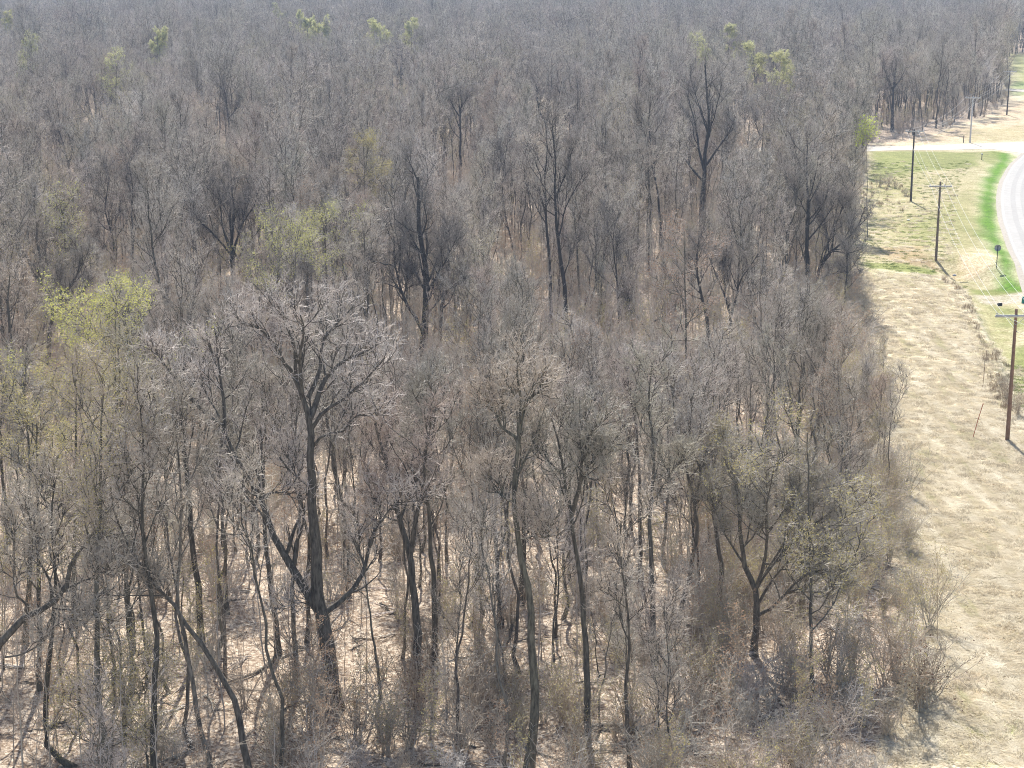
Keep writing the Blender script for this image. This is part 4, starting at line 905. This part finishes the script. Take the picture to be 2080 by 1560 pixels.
for (f, t_, ha, dr_, mw_, lab) in POLES:
    g = at(*f); z0 = H1(g[0], g[1]); g = at(f[0], f[1], z0); tp = at_y(t_[0], t_[1], g[1]); hgt = tp[2] - z0
    root = empty('utility_pole', tuple(g)); tag(root, lab, 'utility pole', 'wooden power poles along the road')
    lean = np.array([tp[0] - g[0], 0, 0]) * .75
    s_ = np.linspace(0, 1, 10)[:, None]; path = np.c_[lean[0] * s_, 0 * s_, -.4 + (hgt + .4) * s_]
    link('shaft', quads_mesh('shaft', *join_vf([tubes(path[None], (.19 - .07 * s_[:, 0])[None], 14), lathe([(.122, 0), (.08, .03), (0.001, .035)], 14, (lean[0], 0, hgt))]), mw_, smooth=True), root)
    az = hgt - dr_; top = np.array([lean[0] * az / hgt, -.17, az])
    link('crossarm', quads_mesh('crossarm', *box_vf(top, (2 * ha, .14, .2)), M_ARM), root)
    for s2 in (-1, 1):
        p = np.array([[top + [s2 * .75, -.07, -.05], top + [s2 * .02, .0, -.75]]]); link('brace', quads_mesh('brace', *tubes(p, np.full((1, 2), .022), 5), M_STEEL), root)
    pts_ = []
    for ox in (-ha + .12, .62 if ha > 1.6 else .5, ha - .12):
        c = top + [ox, 0, .06]
        link('insulator', quads_mesh('insulator', *lathe([(.015, 0), (.015, .08), (.06, .09), (.07, .13), (.04, .16), (.055, .19), (.03, .23), (0.001, .235)], 10, tuple(c)), M_CER, smooth=True), root)
        pts_.append(g + c + [0, 0, .21])
    nb = np.array([lean[0] * (hgt - 1.9) / hgt + .16, 0, hgt - 1.9]); link('neutral_bracket', quads_mesh('neutral_bracket', *lathe([(.02, -.06), (.05, -.04), (.05, .04), (.02, .06)], 8, tuple(nb)), M_CER), root)
    pts_.append(g + nb); heads.append(pts_)
near = [h + np.array([26, -74, -1.0]) for h in heads[0]]        # the line runs on past the camera's right
names = ['leftmost bright power wire strung along the roadside poles', 'second bright power wire from the left on the roadside poles', 'rightmost bright power wire strung along the roadside poles', 'lowest wire, hung below the crossarms on the pole shafts']
for k in range(4):
    ch = [near[k]] + [h[k] for h in heads]; pts_ = []
    for a_, b_ in zip(ch[:-1], ch[1:]):
        ln = np.linalg.norm(b_ - a_); sg = .000165 * ln * ln
        for q in np.linspace(0, 1, 24, endpoint=False): p = a_ * (1 - q) + b_ * q; p = p.copy(); p[2] -= 4 * sg * q * (1 - q); pts_.append(p)
    pts_.append(ch[-1]); pts_ = np.array(pts_)
    o = link('power_wire', quads_mesh('power_wire', *tubes(pts_[None], np.full((1, len(pts_)), .012), 5), M_WIRE)); tag(o, names[k], 'wire', 'wires strung between the utility poles')

# ------------------------------------------------------------------ signs, markers and small roadside things
M_BACK = simple_mat('grey_sign_back', (.30, .31, .33), (.38, .39, .41), 6, .5)
M_RED = simple_mat('red_sign_face', (.45, .02, .02), (.5, .03, .03), 6, .5)
M_POST = simple_mat('dark_green_post', (.04, .055, .045), (.07, .09, .075), 6)
M_TEAL = simple_mat('teal_plastic', (.02, .22, .18), (.03, .28, .23), 6, .5)
M_WHITEP = simple_mat('white_plastic', (.72, .72, .7), (.8, .8, .78), 6, .5)
M_BLACK = simple_mat('black_plastic_pipe', (.015, .015, .016), (.03, .03, .032), 6, .5)
M_ORANGE = simple_mat('rusty_orange_plastic', (.42, .12, .06), (.5, .17, .09), 6, .6)
def root_at(name, p, label, cat, group=None):
    g = at(*p); z0 = H1(g[0], g[1]); g = at(p[0], p[1], z0); return tag(empty(name, tuple(g)), label, cat, group), g
r, g = root_at('stop_sign', (2024, 543), 'octagonal road sign seen from its grey back on a dark post', 'road sign')
link('post', quads_mesh('post', *join_vf([box_vf((0, 0, 1.35), (.09, .05, 2.9))]), M_POST), r)
oc = [(math.cos(math.radians(22.5 + 45 * i)) * .46, math.sin(math.radians(22.5 + 45 * i)) * .46) for i in range(8)]
def octo(y0, y1, rr=1.0):
    V = [[x * rr, y0, z * rr + 2.55] for x, z in oc] + [[x * rr, y1, z * rr + 2.55] for x, z in oc] + [[0, y0, 2.55], [0, y1, 2.55]]
    F = [[i, (i + 1) % 8, 8 + (i + 1) % 8, 8 + i] for i in range(8)] + [[16, i, (i + 1) % 8, 16] for i in range(0)]
    F += [[16, i, i + 1, (i + 2) % 8] for i in (0, 2, 4, 6)] + [[17, 8 + (i + 2) % 8, 8 + i + 1, 8 + i] for i in (0, 2, 4, 6)]
    return np.array(V), np.array(F)
link('sign_plate', quads_mesh('sign_plate', *octo(.035, .05), M_BACK), r); link('sign_face', quads_mesh('sign_face', *octo(.051, .054, .97), M_RED), r)
def post(name, p, h, wd, m, label, cat='post', lean=(0, 0), cap=None):
    r, g = root_at(name, p, label, cat)
    V, F = tubes(np.array([[[0, 0, -.2], [lean[0] * .5, lean[1] * .5, h * .5], [lean[0], lean[1], h]]]), np.full((1, 3), wd), 8)
    link('shaft', quads_mesh('shaft', V, F, m), r)
    link('cap', quads_mesh('cap', *lathe([(wd * 1.25, -.08), (wd * 1.25, .02), (0.001, .03)], 8, (lean[0], lean[1], h)), cap or m), r)
    return r
post('marker_post', (1957, 290), 1.5, .10, M_WOOD_DARK, 'short dark post beside the side road left of the pale pole')
post('marker_post', (1921, 380), 1.35, .05, M_WOOD_DARK, 'thin dark marker post behind the second crossarm')
post('guy_guard', (1975, 890), 2.9, .035, M_ORANGE, 'leaning rusty orange guard tube standing in the straw', 'guy guard', (.85, .5))
post('stake', (1996, 788), 2.0, .025, M_WOOD_RED, 'thin brown upright stake beyond the leaning orange tube', 'stake', (.05, 0))
post('survey_stake', (1998, 757), 1.2, .02, M_WOOD, 'faint short stake just behind the thin brown one', 'stake', (.03, 0))
r, g = root_at('mailbox', (1994, 325), 'small dark mailbox on a post on the green verge', 'mailbox')
link('post', quads_mesh('post', *box_vf((0, 0, .5), (.12, .12, 1.1)), M_WOOD_DARK), r)
a_ = np.linspace(0, math.pi, 8); pr = [(-.14, -.12)] + [(-math.cos(t) * .14, math.sin(t) * .14) for t in a_] + [(.14, -.12)]; k_ = len(pr)
V = np.array([[x, y, z + 1.18] for y in (-.28, .28) for x, z in pr]); F = [[i, (i + 1) % k_, k_ + (i + 1) % k_, k_ + i] for i in range(k_)] + [[0, i, i + 1, i + 1] for i in range(0)]
F += [[0, i, i + 1, i + 2] for i in range(1, k_ - 2, 2)] + [[k_, k_ + i + 2, k_ + i + 1, k_ + i] for i in range(1, k_ - 2, 2)]
link('box', quads_mesh('box', V, F, M_STEEL), r)
r, g = root_at('utility_pedestal', (2079, 617), 'teal plastic utility box cut by the right edge', 'utility box')
link('body', quads_mesh('body', *lathe([(.28, 0), (.26, .1), (.24, .75)], 4), M_TEAL), r); link('lid', quads_mesh('lid', *lathe([(.27, .75), (.27, .84), (.001, .9)], 4), M_TEAL), r)
r, g = root_at('culvert_end', (2044, 574), 'small white culvert end by the gravel drive', 'culvert')
def pipe(r0, r1, ln):
    V1, F1 = lathe([(r1, 0), (r1, ln), (r0, ln), (r0, 0), (r1, 0)], 16); V1 = V1[:, [2, 0, 1]]; V1[:, 0] -= ln / 2; V1[:, 2] += r1 * .6; return V1, F1
link('pipe', quads_mesh('pipe', *pipe(.16, .2, .7), M_WHITEP), r)
r, g = root_at('culvert_pipe', (2031, 620), 'black culvert pipe mouth with pale rim in the ditch', 'culvert')
link('pipe', quads_mesh('pipe', *pipe(.14, .18, .5), M_BLACK), r)
V, F = lathe([(.19, 0), (.19, .04), (.145, .04), (.145, 0), (.19, 0)], 16); V = V[:, [2, 0, 1]]; V[:, 0] -= .3; V[:, 2] += .108
link('rim', quads_mesh('rim', V, F, M_WHITEP), r)
def lump(seed, s):
    rng = np.random.default_rng(seed); k, mm = 10, 6
    prof = [(math.sin(math.pi * (i + .02) / (mm - .96) * 1) * 1, -math.cos(math.pi * (i + .02) / (mm - .96))) for i in range(mm)]
    V, F = lathe(prof, k); V = V * (1 + rng.normal(0, .09, (len(V), 1))) * np.array(s); V[:, 2] += s[2] * .5; return V, F
for i, (p, s_, m_, lab) in enumerate([((1845, 448), (.3, .2, .12), M_WHITEP, 'white scrap lying in the straw left of the ditch pole'), ((1939, 562), (.32, .25, .22), M_BACK, 'grey boulder beside the foot of the ditch pole')]):
    r, g = root_at('scrap' if i == 0 else 'boulder', p, lab, 'scrap' if i == 0 else 'rock'); me = quads_mesh('lump', *lump(i, s_), m_, smooth=True); bpy.data.objects.remove(r)
    tag(link('scrap' if i == 0 else 'boulder', me, None, tuple(g)), lab, 'scrap' if i == 0 else 'rock')

# dead branches strewn on the litter
def debris(seed):
    rng = np.random.default_rng(seed); P0 = np.zeros((3, 5, 3)); P0[:, :, 0] = np.linspace(0, 1, 5) * rng.uniform(1.2, 2.6, (3, 1)); P0 += rng.normal(0, .07, P0.shape)
    P0[:, :, 1] += rng.normal(0, .8, (3, 1)) * np.linspace(0, 1, 5); P0[..., 2] = np.abs(P0[..., 2]) + .03; R0 = rng.uniform(.02, .05, (3, 1)) * np.linspace(1, .4, 5)
    A, AR = grow(rng, P0, R0, 4, .3, 1, 40, 10, .4, 4, 0, .15, .5, rmin=.012); A[..., 2] = np.abs(A[..., 2]); return join_vf([tubes(P0, R0, 5), tubes(A, AR, 3)])
DB = []
for sd_, q_, mm in ((1, (620, 1500), M_BARK), (2, (540, 1180), M_TWIG), (3, (720, 1300), M_BRUSH)):
    g_ = at(*q_); g_[2] = H1(g_[0], g_[1]); DB.append(tag(link('dead_branches', quads_mesh('dead_branches', *debris(sd_), mm), None, tuple(g_)), 'dead fallen branches scattered on the leaf litter', 'branches', None, 'stuff'))
D_ = scatter(2.6, 70, 200); D_ = D_[wood(D_[:, 0], D_[:, 1], 0)]
gn_scatter('dead_branches', np.c_[D_, height(D_[:, 0], D_[:, 1])], RS.integers(0, 3, len(D_)), RS.uniform(0, 6.28, len(D_)), RS.uniform(.5, 1.2, len(D_)), np.zeros((len(D_), 2)), [[o] for o in DB], 'dead fallen branches strewn over the leaf litter', 'branches')
def extra_bush(p, kidx, sc_, label):
    g_ = at(*p); z_ = H1(g_[0], g_[1]); g_ = at(p[0], p[1], z_); copy_thing(PL[kidx][0], tuple(g_), PYR.uniform(0, 6), (sc_ * 1.6, sc_ * 1.6, sc_ * 1.3), label, 'bushes of the open verge')
extra_bush((2047, 812), 7, .55, 'dark low bush on the bank just left of the nearest pole')
extra_bush((2066, 842), 7, .6, 'dark low bush on the bank right of the nearest pole')
extra_bush((2036, 788), 4, .45, 'small brown bush on the bank above the nearest pole foot')
extra_bush((1786, 380), 7, .7, 'dark bush at the wood corner left of the dark pole, leftmost of three')
extra_bush((1803, 378), 4, .7, 'brown bush at the wood corner, middle of three left of the dark pole')
extra_bush((1818, 383), 4, .5, 'small brown bush at the wood corner, nearest the dark pole')
extra_bush((1838, 398), 4, .45, 'low weed bush close to the foot of the dark pole')
extra_bush((1872, 1440), 7, 1.0, 'dark bush spilling from the wood onto the lower meadow')
extra_bush((1890, 1405), 4, .9, 'brown bush farthest out on the lower meadow edge')
# fallen logs
def log(label, pts, r0, branches=()):
    W = np.array([at(*p) for p in pts]); W[:, 2] = height(W[:, 0], W[:, 1]) + r0 * .8; g = W[0].copy(); q = smooth_poly(W - g, 10); q[:, 2] += np.abs(np.sin(np.linspace(0, 6, 10))) * .05
    rng = np.random.default_rng(int(pts[0][0])); R = r0 * (1 - .6 * np.linspace(0, 1, 10))
    root = empty('fallen_log', tuple(g)); tag(root, label, 'log', 'fallen logs on the forest floor')
    link('trunk', quads_mesh('trunk', *tubes(q[None], R[None], 8), M_BARK, smooth=True), root)
    A, AR = grow(rng, q[None], R[None], 7, .3, 1, 45, 10, .3, 5, .05, .15, .5, lmin=.6, rmin=.02); A[..., 2] = np.maximum(A[..., 2], 0)
    link('branches', quads_mesh('branches', *tubes(A, AR, 4), M_BARK), root)
log('dark fallen log lying level in the brush at the bottom right of centre', [(1200, 1478), (1260, 1476), (1330, 1486), (1420, 1474)], .2)
log('fallen grey log in the litter left of the tall swaying trunk', [(1010, 1330), (1030, 1300), (1045, 1250)], .11)
log('curved fallen branch across the bright litter in the left clearing', [(566, 1330), (540, 1355), (510, 1372), (462, 1388)], .12)
log('dark short log at the bottom left clearing', [(100, 1490), (115, 1483), (132, 1480)], .14)
log('fallen pale log far back between the middle trunks', [(960, 462), (975, 460), (990, 463)], .3)

# ------------------------------------------------------------------ haze
hv, hf = box_vf((100, 2000, 27), (4600, 4300, 60)); 
hm = bpy.data.materials.new('haze_air'); hm.use_nodes = True; n = hm.node_tree; n.nodes.clear()
pv = n.nodes.new('ShaderNodeVolumePrincipled'); pv.inputs['Color'].default_value = (.56, .71, .96, 1); pv.inputs['Density'].default_value = .00024; pv.inputs['Anisotropy'].default_value = .1
out = n.nodes.new('ShaderNodeOutputMaterial'); n.links.new(pv.outputs[0], out.inputs['Volume'])
tag(link('haze', quads_mesh('haze', hv, hf, hm)), 'thin blue spring haze over the distant forest', 'haze', None, 'stuff')
